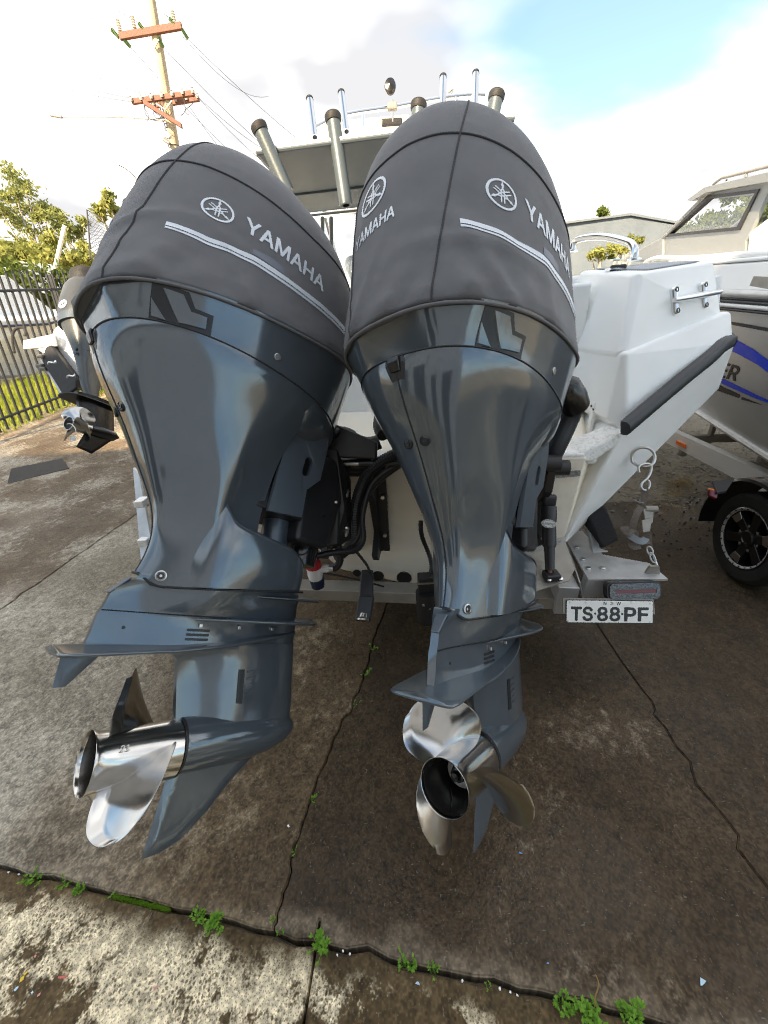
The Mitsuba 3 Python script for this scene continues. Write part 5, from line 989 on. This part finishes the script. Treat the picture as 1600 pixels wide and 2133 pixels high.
So('skeg', wedge([(-.13, -.03), (-.06, -.165), (-.18, -.19), (-.37, -.02)], .009, .005, -.37, -.06), 'black_gloss')
pp = So('propeller', loft([A([(x, r * math.cos(t), r * math.sin(t)) for t in np.arange(28) * 2 * np.pi / 28]) for x, r in ((-.155, .03), (-.155, .046), (-.06, .045), (-.005, .050), (-.005, .046), (-.10, .040), (-.11, .01))]), 'steel')
for k in range(3):
    m = blade_mesh(math.radians(205 + 120 * k), 1, R=.15, rh=.044); add('blade', m, 'steel', pp, 60, T4(LM))
so = thing('key_tag', 'small white tag on a loop hanging from the propeller of the small grey motor', 'tag')
add('loop', tube(spline([at(140, 884, 2.92), at(152, 886, 2.9), at(158, 897, 2.9), at(155, 905, 2.9)], 14), .003, 6), 'white', so); tgp = at(152, 913, 2.9)
add('tag_plate', lathe([(0, -.004), (.02, -.004), (.02, .004), (0, .004)], tgp, unit(EYE - tgp), 18), 'white', so)

def gnd(px, py):                                            # where a sight line meets the climbing yard
    d = 1.
    for _ in range(400):
        p = at(px, py, d)
        if p[2] <= rise(p[0], p[1]): break
        d *= 1.012
    return p
fa, fb_ = gnd(0, 914), gnd(142, 853); fd = unit((fb_ - fa) * [1, 1, 0]); fnorm = A([fd[1], -fd[0], 0]); slope = (fb_ - fa)[2] / np.linalg.norm((fb_ - fa)[:2])
fl = np.linalg.norm((fb_ - fa)[:2]); FH = 2.35
fence = thing('security_fence', 'black steel picket fence along the left side of the yard', 'fence')
lean = unit(BU + fnorm * .085)
n_p = 62; sp_ = .155
def fbase(t): return fa + fd * t + [0, 0, slope * np.clip(t, -3, 4)]
pk = cat([box((0, 0, 0), (.028, .028, FH - .06)), trimesh.creation.cone(.022, .10, sections=4).apply_translation([0, 0, FH / 2 - .03])])
for i in range(n_p):
    t = -3.2 + i * sp_
    m = pk.copy(); m.apply_transform(frame(fd, unit(np.cross(lean, fd)), lean, fbase(t) + lean * (FH / 2 + .06))); add('picket', m, 'fence_black', fence, False)
for h in (.28, FH - .22): add('fence_rail', tube([fbase(-3.4) + lean * h, fbase(0) + lean * h, fbase(4) + lean * h, fbase(6.6) + lean * h], .022, 6), 'fence_black', fence)
for t in (-.45, 2.4, 5.2): add('fence_post', box((0, 0, 0), (.07, .07, FH + .05), frame(fd, unit(np.cross(lean, fd)), lean, fbase(t) + lean * (FH / 2) - fnorm * .06)), 'fence_black', fence, False)
add('fence_box', box(fbase(-.1) + lean * (FH * .62), (.12, .10, .16), None, .01), 'galv', fence)
mt_ = [gnd(18, 1013), gnd(26, 981), gnd(131, 958), gnd(146, 980)]
one('rubber_mat', prism([p + [0, 0, .022] for p in mt_], (0, 0, .012)), 'rubber', 'flat dark rectangular mat lying on the concrete at the left', 'mat')

# yard over the fence: parked white boats, verge, pole, flag, net
def far_boat(px, py, d, L_, hd, label, cab=True):
    k = thing('parked_boat', label, 'boat'); o = at(px, py, d); o[2] = max(o[2], .2); c, s = math.cos(hd), math.sin(hd); X, Y = A([c, s, 0]), A([-s, c, 0])
    P_ = lambda a, b, z: o + X * a * L_ + Y * b * L_ + BU * z * L_
    add('hull', rounded([P_(*q_) for q_ in ((-.5, -.17, .14), (-.5, .17, .14), (-.5, -.12, -.06), (-.5, .12, -.06), (.1, -.18, .16), (.1, .18, .16), (.5, 0, .24), (.42, 0, .0), (.1, 0, -.10), (-.5, 0, -.11))], .04, 2), 'white', k, 40)
    add('rub_strip', tube([P_(-.5, -.18, .12), P_(.1, -.19, .14), P_(.5, 0, .22)], .03, 6), 'navy', k); add('rub_strip', tube([P_(-.5, .18, .12), P_(.1, .19, .14), P_(.5, 0, .22)], .03, 6), 'navy', k)
    if cab: add('cabin', rounded([P_(*q_) for q_ in ((-.2, -.12, .14), (-.2, .12, .14), (.25, -.1, .16), (.25, .1, .16), (-.18, -.1, .36), (-.18, .1, .36), (.06, -.09, .36), (.06, .09, .36))], .03, 2), 'white', k, 40)
    add('trailer_frame', rounded([P_(a, b, z) for a in (-.45, .6) for b in (-.1, .1) for z in (-.15, -.12)], .02), 'galv', k)
    for b in (-.15, .15): add('wheel', lathe([(0, -.1), (.3, -.1), (.32, 0), (.3, .1), (0, .1)], P_(-.1, b, -.16), Y, 20), 'tyre', k)
    return k
far_boat(35, 740, 11.5, 5.6, 1.2, 'white parked boat behind the fence at the far left edge')
far_boat(118, 660, 17., 5.4, 1.0, 'white parked boat with cabin behind the fence, beside the small grey motor')
far_boat(-60, 690, 14., 5.2, 1.3, 'white parked boat behind the fence, mostly outside the left edge', False)
one('tent_roof', rounded([at(x, y, d) for x, y, d in ((72, 570, 24), (144, 566, 24), (100, 556, 26), (144, 557, 26), (70, 566, 28))], .05), 'white', 'white canopy roof showing above the fence in front of the trees', 'canopy')
va, vb = gnd(-40, 905) + fd * 0 - fnorm * 1.0, None
gb = np.random.default_rng(3); G = 9000
pos = fa + fd * gb.uniform(-3, 6, G)[:, None] - fnorm * gb.uniform(.10, 3.6, G)[:, None]; pos[:, 2] = rise(pos[:, 0], pos[:, 1]) - .04
hh_ = gb.uniform(.10, .30, G); an = gb.uniform(0, 6.28, G); dx = np.c_[np.cos(an), np.sin(an), an * 0] * .014; tip = pos + np.c_[gb.normal(0, .06, (G, 2)), hh_]
V = np.stack([pos - dx, pos + dx, tip], 1).reshape(-1, 3); one('grass', TM(V, np.arange(3 * G).reshape(-1, 3)), 'grass_leaf', 'sunlit yellow green grass growing behind the picket fence', 'grass', kind='stuff', smooth=False)
p0, p1 = at(304, -60, 11.8), at(364, 305, 14.2); pd_ = unit(p0 - p1); pb = p1 - pd_ * (p1[2] / pd_[2])
up_ = thing('utility_pole', 'tall pale timber power pole with two rusty cross arms, upper left', 'utility pole')
U_ = lambda n, m, mat, par=up_, sm=30: add(n, m, mat, par, sm)
U_('pole', tube([pb - [0, 0, .5], p1, p0, p0 + pd_ * 1.0], [.19, .17, .145, .14], 14), 'timber_pole')
def onp(px, py): # depth of the pole at that height
    k = (py + 60) / 365; return 11.8 + (14.2 - 11.8) * k
def arm(a, b, r=.07, off=0.): pa, pb_ = at(*a, onp(*a) + off), at(*b, onp(*b) + off); return pa, pb_, U_('cross_arm', rounded([p + q_ for p in (pa, pb_) for q_ in (A([0, .05, r]), A([0, -.05, r]), A([0, .05, -r]), A([0, -.05, -r]))], .01), 'arm_rust')
a1 = arm((250, 76), (378, 54), .075, -.2); a2 = arm((276, 212), (404, 194), .06, -.2); a3 = arm((322, 220), (414, 205), .06, .25); a4 = arm((300, 213), (378, 262), .06, -.45)
def insul(px, py, d, h=.28, ax=(0, 0, 1), mat='insulator', par=up_, n=5, r=.065):
    k = h / n; prof = [(0, 0)]
    for i in range(n): prof += [(.025, i * k), (r, i * k + k * .25), (r * .9, i * k + k * .5), (.025, i * k + k * .6)]
    U_('insulator', lathe(prof + [(0, h)], at(px, py, d), ax, 12), mat, par)
for px, py in ((251, 66), (281, 59), (364, 48)): insul(px, py, onp(px, py) - .2, .30)
for (x, y), (x2, y2) in (((248, 78), (231, 60)), ((303, 66), (288, 47)), ((366, 54), (352, 36)), ((258, 82), (272, 98)), ((330, 78), (341, 100)), ((379, 60), (392, 82))):
    q0, q1 = at(x, y, onp(x, y) - .2), at(x2, y2, onp(x2, y2) - .2); insul(x, y, onp(x, y) - .2, np.linalg.norm(q1 - q0), unit(q1 - q0), 'insulator_green', n=7, r=.06)
for i in range(7):
    k = i / 6; p = a2[0] * (1 - k) + a2[1] * k; U_('insulator', lathe([(0, 0), (.05, 0), (.06, .06), (.03, .1), (.05, .13), (0, .15)], p + [0, -.08, -.02], (0, -.3, 1), 10), 'insulator')
for i in range(5):
    k = i / 4; p = a3[0] * (1 - k) + a3[1] * k; U_('insulator', lathe([(0, 0), (.05, 0), (.06, .06), (.03, .1), (.05, .13), (0, .15)], p + [0, -.08, -.02], (0, -.3, 1), 10), 'insulator')
U_('brace', tube([at(322, 100, 12.6), at(331, 82, 12.5)], .025, 6), 'insulator'); U_('brace', tube([at(322, 100, 12.6), at(312, 84, 12.5)], .025, 6), 'insulator')
U_('brace', tube([at(345, 228, 13.4), at(358, 210, 13.3)], .025, 6), 'insulator'); U_('brace', tube([at(344, 228, 13.4), at(325, 216, 13.3)], .025, 6), 'insulator')
for y in (244, 255, 262, 270, 292, 305): U_('pole_strap', tube(np.stack([at(333 + (y - 150) * .19, y, onp(0, y)) + .20 * A([math.cos(t), math.sin(t), 0]) for t in np.arange(14) * 2 * math.pi / 14]), .012, 5, closed=True), 'wire')
jr = np.random.default_rng(8)
for i in range(12):
    x = jr.uniform(285, 400); y = 232 - (x - 280) * .14; s = [at(x + dx_, y + dy_, onp(x, y) - .3) for dx_, dy_ in ((0, -18), (jr.uniform(-8, 4), -26), (jr.uniform(-16, 10), -8), (jr.uniform(-12, 14), 14), (jr.uniform(-14, 20), 24))]; U_('jumper_wire', tube(spline(s, 18), .011, 5), 'wire')
U_('lamp_arm', tube(spline([at(346, 253, 13.8), at(290, 246, 13.6), at(220, 243, 13.4), at(130, 243, 13.2)], 20), .022, 6), 'insulator'); U_('lamp_head', rounded([at(106, 240, 13.2), at(128, 244, 13.2), at(128, 242, 13.4), at(110, 241, 13.4)], .04), 'galv')
U_('transformer_box', rounded([at(342, 292, 13.9), at(352, 298, 13.9), at(344, 288, 14.1)], .05), 'galv')
wires = [((231, 60), (-140, -250), 18), ((288, 47), (-60, -260), 18), ((352, 36), (330, -40), 14), ((352, 36), (200, -160), 18), ((272, 98), (620, 420), 22), ((341, 100), (760, 460), 22), ((392, 82), (820, 420), 22), ((380, 75), (560, 200), 20), ((276, 212), (-120, 60), 20), ((300, 209), (-120, 40), 20), ((330, 205), (-100, -20), 20), ((404, 194), (640, 340), 22), ((390, 215), (560, 400), 22), ((414, 205), (660, 400), 22)]
for a_, b_, d2 in wires:
    q0, q1 = at(*a_, onp(*a_) - .2), at(*b_, d2); s = [q0 * (1 - t) + q1 * t - [0, 0, .5 * 4 * t * (1 - t)] for t in np.linspace(0, 1, 14)]; U_('power_line', tube(s, .0075, 5), 'wire')
fl_ = thing('feather_flag', 'white feather flag tip poking up behind the left motor cover', 'flag')
add('flag_pole', tube(spline([at(300, 480, 9.2), at(300, 420, 9.2), at(282, 370, 9.2), at(262, 352, 9.2), at(247, 344, 9.2)], 20), .012, 6), 'wire', fl_)
add('flag_cloth', prism([at(248, 345, 9.2), at(264, 353, 9.2), at(284, 372, 9.2), at(300, 420, 9.2), at(286, 430, 9.2), at(268, 400, 9.2), at(257, 368, 9.2)], (0, .012, 0)), 'white', fl_)
nt = thing('landing_net', 'black mesh net on a tall hoop standing behind the left motor cover', 'net')
hoop = [at(188, 540, 6.4), at(185, 480, 6.4), at(181, 437, 6.4), at(200, 447, 6.45), (at(222, 470, 6.5)), at(232, 500, 6.5)]
add('hoop', tube(hoop, .011, 6), 'wire', nt)
nm_ = []
for i in range(11):
    t = i / 10; a_ = hoop[2] * (1 - t) + hoop[0] * t; b_ = hoop[2] * (1 - t) + hoop[5] * t
    nm_.append(tube([a_, (a_ + b_) / 2 - [0, 0, .02], b_], .0028, 4)); nm_.append(tube([hoop[0] * t + hoop[5] * (1 - t), hoop[2] * .75 + (hoop[5] * (1 - t) + hoop[0] * t) * .25], .0028, 4))
    c_ = hoop[2] * (1 - t) + hoop[0] * t; nm_.append(tube([c_, hoop[5] * (1 - t * .2) + hoop[0] * t * .2 + (c_ - hoop[0]) * .25], .0025, 4))
add('mesh', cat(nm_), 'wire', nt, kind='stuff')
one('white_pole', tube([at(114, 560, 16), at(135, 470, 15.4)], .07, 10), 'white', 'slanting thin white pole in front of the trees at the left', 'pole')

# ------------------------------------------------------------------ trees, shed and far fence
def tree(name, label, base, crown, r, n, leaf, ls, seed, trunk=.25, group=None, cats='tree', gaps=.5, limbs=7):
    r_ = np.random.default_rng(seed); k = thing(name, label, cats, group); base, crown = A(base, float), A(crown, float); r = np.broadcast_to(A(r, float), (3,))
    segs = []; tp = []
    nclump = max(10, n // 170)
    cl_ = []
    while len(cl_) < nclump:
        d = r_.normal(size=3); d /= np.linalg.norm(d); q_ = d * r_.uniform(.25, 1.) ** .45
        if q_[2] < -.75: continue
        cl_.append(crown + q_ * r * (1 + .22 * math.sin(3 * math.atan2(d[1], d[0]) + seed)))
    cl_ = A(cl_); V, F = [], []
    csz = r.mean() * r_.uniform(.12, .30, nclump)
    per = n // nclump
    for c, s in zip(cl_, csz):
        p = c + r_.normal(0, 1, (per, 3)) * s * [.62, .62, .5]
        a = r_.normal(size=(per, 3)); a /= np.linalg.norm(a, axis=1)[:, None]; b = np.cross(a, r_.normal(size=(per, 3))); b /= np.linalg.norm(b, axis=1)[:, None] + 1e-9
        sz = ls * r_.uniform(.6, 1.4, per)[:, None]
        V.append(np.stack([p - a * sz, p + b * sz * .42, p + a * sz, p - b * sz * .42], 1).reshape(-1, 3))
    V = np.vstack(V); m_ = len(V) // 4; F = (np.arange(m_)[:, None] * 4 + A([[0, 1, 2, 0, 2, 3]])).reshape(-1, 3)
    fork = base + (crown - base) * .55
    segs.append(tube([base - [0, 0, .3], base + (fork - base) * .5 + r_.normal(0, trunk * .5, 3) * [1, 1, 0], fork], [trunk, trunk * .8, trunk * .6], 9))
    for c in cl_[r_.permutation(nclump)[:limbs]]:
        segs.append(tube([fork - [0, 0, trunk], fork * .45 + c * .55 + r_.normal(0, .12, 3) * r.mean(), c], [trunk * .42, trunk * .25, trunk * .08], 6))
    add('trunk', cat(segs), 'bark', k); add('crown', TM(V, F), leaf, k, False)
    return k
def spot(px, py, d): p = at(px, py, d); return p
def gtree(px, py, d, rx, rz, n, leaf, ls, seed, label, name='gum_tree', **kw):
    c = at(px, py, d); zb = .9 if c[0] < 0 else 0.; return tree(name, label, (c[0] + .05 * d * 0, c[1], zb), c, (rx, rx, rz), n, leaf, ls, seed, **kw)
gtree(58, 440, 27, 1.9, 1.9, 2900, 'gum_leaf', .15, 1, 'tall loose gum tree at the far left, its crown against the sky', trunk=.22, limbs=12)
gtree(138, 482, 26, 1.3, 1.5, 1700, 'gum_leaf', .14, 2, 'second, lower gum tree right of the tallest one, beside the white pole', trunk=.18, limbs=10)
gtree(15, 548, 24, 1.9, 1.0, 4200, 'bush_leaf', .17, 3, 'rounded yellow green bush at the left edge under the tallest gum tree', 'bush', cats='bush')
gtree(75, 540, 25, 2.2, .95, 4200, 'bush_leaf', .17, 4, 'broad yellow green bush above the fence, below the tallest gum tree', 'bush', cats='bush')
gtree(150, 540, 24, 1.9, 1.0, 4200, 'bush_leaf', .17, 5, 'yellow green bush behind the small grey motor', 'bush', cats='bush')
gtree(-110, 540, 24, 2.6, 2.0, 5000, 'gum_leaf', .18, 6, 'gum tree just outside the left edge, behind the fence', trunk=.2)
gtree(232, 440, 23, .9, .8, 2200, 'bush_leaf', .14, 12, 'small leafy treetop peeking out beside the net', 'bush', cats='bush')
gtree(70, 620, 15, 2.2, 1.0, 5200, 'green_leaf', .12, 7, 'low green hedge bush right behind the picket fence', 'bush', cats='bush')
gtree(20, 600, 16, 1.6, .9, 3600, 'green_leaf', .12, 17, 'green bush behind the fence at the left edge', 'bush', cats='bush')
gtree(1255, 466, 44, 1.7, 1.4, 2600, 'green_leaf', .25, 8, 'dark treetop showing over the ridge of the grey shed', 'tree')
gtree(1308, 510, 22, .55, .42, 1800, 'bush_leaf', .11, 9, 'small yellow bush in front of the grey shed, behind the chrome rail', 'bush', cats='bush')
gtree(1262, 527, 20, 1.0, .20, 2000, 'bush_leaf', .10, 19, 'low yellow shrub seen through the chrome grab rail', 'bush', cats='bush')
gtree(1535, 455, 30, 2.4, 2.2, 6500, 'green_leaf', .20, 10, 'bushy green tree seen through the window of the silver boat', 'tree')
gtree(1465, 495, 34, 2.2, 1.4, 4200, 'green_leaf', .20, 13, 'lower green tree at the left in the silver boat window', 'tree')
gtree(1610, 470, 28, 2.2, 2.2, 5000, 'green_leaf', .20, 11, 'green tree behind the silver boat at the right edge', 'tree')
sd = thing('shed', 'long grey metal shed with a low gable in the distance, right of centre', 'shed')
so_ = [at(1184, 560, 27), at(1184, 466, 27), at(1196, 463, 27.), at(1310, 450, 27), at(1402, 467, 27), at(1402, 560, 27)]
nrm_ = unit(A([.25, 1, 0])); o_ = so_[0]
so_ = [EYE + ray(x, y) * ((o_ - EYE) @ nrm_ / (ray(x, y) @ nrm_)) for x, y in ((1184, 466), (1310, 450), (1410, 469))]
xs0, xs2 = so_[0], so_[2]; wall_ = [xs0 * [1, 1, 0], xs0, so_[1], xs2, xs2 * [1, 1, 0]]
add('wall', prism(wall_, nrm_ * 14), 'shed_wall', sd, False)
add('roof', prism([xs0 + [-.3, -.2, -.02], so_[1] + [0, -.2, .0], xs2 + [.3, -.2, -.02], xs2 + [.3, -.2, .10], so_[1] + [0, -.2, .12], xs0 + [-.3, -.2, .10]], nrm_ * 14.4), 'shed_roof', sd, False)
ff = thing('security_fence', 'distant dark picket fence in front of the grey shed on the right', 'fence')
r0, r1 = at(1150, 530, 17), at(1440, 500, 19); r0[2] = r1[2] = 0; fhh = 2.55
for i in range(56):
    k = i / 55; p = r0 * (1 - k) + r1 * k; add('picket', cat([box(p + [0, 0, fhh / 2], (.028, .028, fhh)), trimesh.creation.cone(.03, .12, sections=4).apply_translation(p + [0, 0, fhh])]), 'fence_black', ff, False)
for h in (.3, fhh - .18, fhh - .5): add('fence_rail', tube([r0 + [0, 0, h], r1 + [0, 0, h]], .03, 6), 'fence_black', ff)

# the workshop behind the viewer, whose shade lies over the foreground (seen only mirrored in the paint)
wk = thing('workshop', 'grey workshop building behind the viewer, mirrored in the glossy motor cowls', 'building')
wx0, wx1, wy, wh = -20., 3.6, -5.0, 7.0
add('wall', box(((wx0 + wx1) / 2, wy - 5, wh / 2), (wx1 - wx0, 10, wh)), 'wall_grey', wk, False)
add('roof', prism([(wx0 - .3, wy + .4, wh), (wx0 - .3, wy - 5, wh + 1.2), (wx0 - .3, wy - 10.4, wh), (wx0 - .3, wy - 10.4, wh + .12), (wx0 - .3, wy - 5, wh + 1.34), (wx0 - .3, wy + .4, wh + .12)], (wx1 - wx0 + .6, 0, 0)), 'shed_roof', wk, False)
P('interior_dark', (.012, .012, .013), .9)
for x, w in ((-15.5, 3.4), (-10.2, 3.4), (-4.6, 3.4)):
    add('open_doorway', box((x, wy + .02, 2.1), (w, .06, 4.2)), 'interior_dark', wk, False)
    for dx in (-w / 2 - .12, w / 2 + .12): add('door_frame', box((x + dx, wy + .06, 2.15), (.24, .16, 4.3)), 'door_pale', wk, False)
    add('door_frame', box((x, wy + .06, 4.42), (w + .48, .16, .24)), 'door_pale', wk, False); add('roller_curtain', box((x, wy + .05, 3.9), (w, .10, .7)), 'door_pale', wk, False)
for x, w in ((-1.1, 1.0), (1.3, 1.6)):
    add('door', box((x, wy + .03, 1.1), (w, .05, 2.2)), 'interior_dark', wk, False)
    for dx in (-w / 2 - .07, w / 2 + .07): add('door_frame', box((x + dx, wy + .05, 1.12), (.14, .12, 2.24)), 'door_pale', wk, False)
    add('door_frame', box((x, wy + .05, 2.30), (w + .28, .12, .14)), 'door_pale', wk, False)
for x in (-12.9, -7.4, -2.6): add('wall_lamp', box((x, wy + .15, 4.6), (.5, .25, .3), None, .03), 'galv', wk)
add('gutter', box(((wx0 + wx1) / 2, wy + .48, wh - .02), (wx1 - wx0 + .6, .14, .16)), 'galv', wk, False)

# ------------------------------------------------------------------ small things on the ground
def weed(px, py, n, size, seed, label, grp=None):
    r_ = np.random.default_rng(seed); c = gr(px, py); V, F = [], []; st = []
    for i in range(n):
        a = r_.uniform(0, 6.28); l = size * r_.uniform(.4, 1.1); e = r_.uniform(.25, 1.3); o = c + [r_.normal(0, size * .3), r_.normal(0, size * .12), 0]
        tip = o + A([math.cos(a) * math.cos(e), math.sin(a) * math.cos(e), math.sin(e)]) * l; st.append(tube([o - [0, 0, .01], (o + tip) / 2 + [0, 0, l * .15], tip], .0007, 4, caps=False))
        for j in range(r_.integers(3, 6)):
            b = a + r_.uniform(-1.6, 1.6); ll = size * r_.uniform(.22, .45); q_ = o + (tip - o) * r_.uniform(.5, 1.); d = A([math.cos(b), math.sin(b), r_.uniform(-.1, .6)]); d /= np.linalg.norm(d); s_ = unit(np.cross(d, [0, 0, 1])) * ll * .30
            k = len(V); V += [q_, q_ + d * ll * .5 + s_ + [0, 0, ll * .06], q_ + d * ll, q_ + d * ll * .5 - s_ + [0, 0, ll * .06], q_ + d * ll * .5]; F += [(k, k + 1, k + 4), (k + 1, k + 2, k + 4), (k + 4, k + 2, k + 3), (k, k + 4, k + 3)]
    w = thing('weed', label, 'weed', grp); add('leaf', TM(V, F), 'weed_leaf', w, False); add('stem', cat(st), 'weed_leaf', w)
for i, (px, py, n, s, lab) in enumerate([(68, 1832, 16, .030, 'leafy green weed in the front joint, first from the left edge'), (131, 1843, 10, .024, 'small green weed in the front joint, second from the left'), (168, 1856, 16, .024, 'spreading green weed in the front joint, just left of the moss strip'),
        (228, 1868, 5, .018, 'tiny weed at the left end of the moss strip'), (411, 1914, 18, .028, 'green weed in the front joint, left one of the close pair'), (450, 1922, 26, .034, 'bushy round-leaved weed, right one of the close pair in the front joint'),
        (665, 1975, 26, .038, 'large leafy weed where the front joint meets the lower slab joint'), (848, 2011, 14, .030, 'small weed in the front joint below the right propeller'), (905, 2026, 8, .022, 'tiny weed just right of the one below the right propeller'),
        (1020, 2057, 4, .015, 'very small weed among the glass bits in the front joint'), (1170, 2092, 18, .028, 'low weed at the left of the big clump near the dry twig'), (1222, 2112, 30, .040, 'biggest weed clump in the front joint at the lower right'), (1318, 2124, 26, .040, 'weed clump right of the dry twig at the bottom edge'),
        (765, 1407, 8, .040, 'weed in the long crack, topmost and farthest'), (776, 1352, 5, .035, 'faint sprout in the shaded far end of the long crack'), (740, 1466, 5, .022, 'small sprout in the long crack behind the right propeller'), (651, 1666, 6, .024, 'sprout halfway along the long crack'),
        (613, 1777, 5, .018, 'tiny sprout in the crack just below the halfway one'), (571, 1917, 5, .016, 'tiny sprout where the long crack reaches the front joint'), (585, 1943, 5, .014, 'tiny sprout in the front joint beside the crack end')]):
    weed(px, py, n, s * .88, 50 + i, lab)
mr = np.random.default_rng(5); mp = []
for _ in range(900):
    t = mr.random(); px = 236 + 118 * t; c = gr(px, 1868 + (px - 236) * .235 + mr.normal(0, 2.2)); mp.append(box(c + [0, 0, mr.uniform(-.004, .004)], mr.uniform(.002, .006, 3)))
one('moss', cat(mp), 'moss_leaf', 'dark green moss strip growing in the front joint', 'moss', kind='stuff')
def chip(px, py, s, mat, label, seed, catg='paint chip'):
    r_ = np.random.default_rng(seed); a = np.sort(r_.uniform(0, 6.28, 7)); g = [(math.cos(t) * s * r_.uniform(.5, 1.1), math.sin(t) * s * r_.uniform(.35, .8)) for t in a]; c = gr(px, py)
    m = trimesh.creation.extrude_polygon(Polygon(g).convex_hull, .0012, engine='earcut'); m.apply_translation(c + [0, 0, .0006]); one('paint_chip', m, mat, label, catg)
P('chip_yellow', (.72, .50, .05), .6); P('chip_red', (.60, .14, .12), .6); P('chip_blue', (.12, .33, .62), .6); P('chip_pale', (.45, .62, .72), .6); P('chip_pink', (.62, .26, .24), .6)
for i, (px, py, s, mt, lb_) in enumerate([(46, 2040, .010, 'chip_yellow', 'larger yellow paint chip near the lower left corner'), (54, 2028, .006, 'chip_yellow', 'small yellow paint chip touching the larger yellow one'), (34, 2060, .006, 'chip_pale', 'pale blue paint chip below the yellow ones'), (67, 2068, .006, 'chip_pale', 'pale blue paint chip right of the yellow ones'),
        (133, 2033, .013, 'chip_red', 'red paint chip on the stained slab, largest of the red ones'), (81, 2072, .005, 'chip_pink', 'small pink paint chip at the bottom left'), (323, 2058, .006, 'chip_pink', 'pink paint chip on the pale stain'), (75, 1992, .005, 'chip_pink', 'faint pink chip above the yellow ones'),
        (1085, 1777, .006, 'chip_blue', 'blue paint chip beside the skeg of the right motor'), (868, 2050, .008, 'chip_pale', 'pale blue paint chip below the front joint, bottom centre'), (1462, 2046, .012, 'chip_pale', 'pale blue paint chip at the lower right'), (1142, 2007, .004, 'chip_blue', 'tiny blue paint chip on the dark slab at the lower right'), (600, 1722, .008, 'white', 'white pebble-like chip beside the long crack')]):
    chip(px, py, s, mt, lb_, 70 + i)
gl_ = []
for px, py in [(715, 1982), (729, 1988), (963, 2044), (1041, 2060), (1063, 2068), (1078, 2074), (703, 1990), (18, 1818), (40, 1822)]:
    m = trimesh.creation.icosphere(subdivisions=0, radius=.0034); m.vertices *= mr.uniform(.5, 1.3, (len(m.vertices), 1)); m.apply_translation(gr(px, py) + [0, 0, .002]); gl_.append(m)
for m, lb_ in zip(gl_, ('pale pebble right of the large weed at the slab corner', 'second pale pebble right of the large weed at the slab corner', 'pale pebble in the joint right of the tiny weed below the propeller', 'first of three pale bits left of the lower right weeds', 'middle one of three pale bits left of the lower right weeds', 'last of three pale bits, nearest the lower right weeds', 'pale pebble touching the large weed at the slab corner', 'pale pebble in the joint at the left edge', 'second pale pebble in the joint at the left edge')):
    one('pebble', m, 'white', lb_, 'pebble', smooth=False)
tw_ = [gr(1250, 2112, .01), gr(1242, 2070, .02), gr(1247, 2050, .02), gr(1240, 2030, .025)]
one('twig', tube(spline(tw_, 16), .0016, 5), 'dry_leaf', 'thin dry twig standing out of the weeds at the lower right', 'twig')
sr = np.random.default_rng(21); S_n = 5200; st_ = []
ico = trimesh.creation.icosahedron()
VV, FF = [], []
for i in range(S_n):
    x = sr.uniform(1.3, 8.5); y = sr.uniform(2.78, 3.3 + 6.5 * sr.random() ** 1.6)
    if y < 3.05 and sr.random() < .65: continue
    s = sr.uniform(.006, .017) * (1.25 if y > 5 else 1); v = ico.vertices * sr.uniform(.6, 1.25, (12, 1)) * s * [1, sr.uniform(.6, 1), .6] + [x, y, -.045 + s * .2 if y > 3.02 else .004]
    FF.append(ico.faces + 12 * len(VV)); VV.append(v)
one('gravel', TM(np.vstack(VV), np.vstack(FF)), 'stone', 'loose brown gravel stones beyond the concrete on the right', 'gravel', kind='stuff', smooth=False)
VV, FF = [], []
for i in range(90):
    c = gr(1440 + sr.normal(0, 60), 1090 + sr.normal(0, 45)); s = sr.uniform(.004, .010); VV.append(ico.vertices * s * sr.uniform(.6, 1.2, (12, 1)) + c + [0, 0, s * .5]); FF.append(ico.faces + 12 * (len(VV) - 1))
one('seed_pod', TM(np.vstack(VV), np.vstack(FF)), 'rubber', 'scattered small dark seed pods on the wet concrete', 'seed pods', kind='stuff', smooth=False)
VV = []
for c, n in (((1420, 1008), 130), ((1405, 1030), 60), ((1500, 1052), 90)):
    for i in range(n):
        b = gr(c[0] + sr.normal(0, 14), c[1] + sr.normal(0, 4), -.03); a = sr.uniform(0, 6.28); d = A([math.cos(a), math.sin(a), sr.uniform(.1, 1.0)]) * sr.uniform(.03, .12); w = unit(np.cross(d, [0, 0, 1])) * .0025; VV += [b - w, b + w, b + d]
one('dry_grass', TM(VV, np.arange(len(VV)).reshape(-1, 3)), 'dry_leaf', 'dry straw tufts at the edge of the gravel', 'dry grass', kind='stuff', smooth=False)
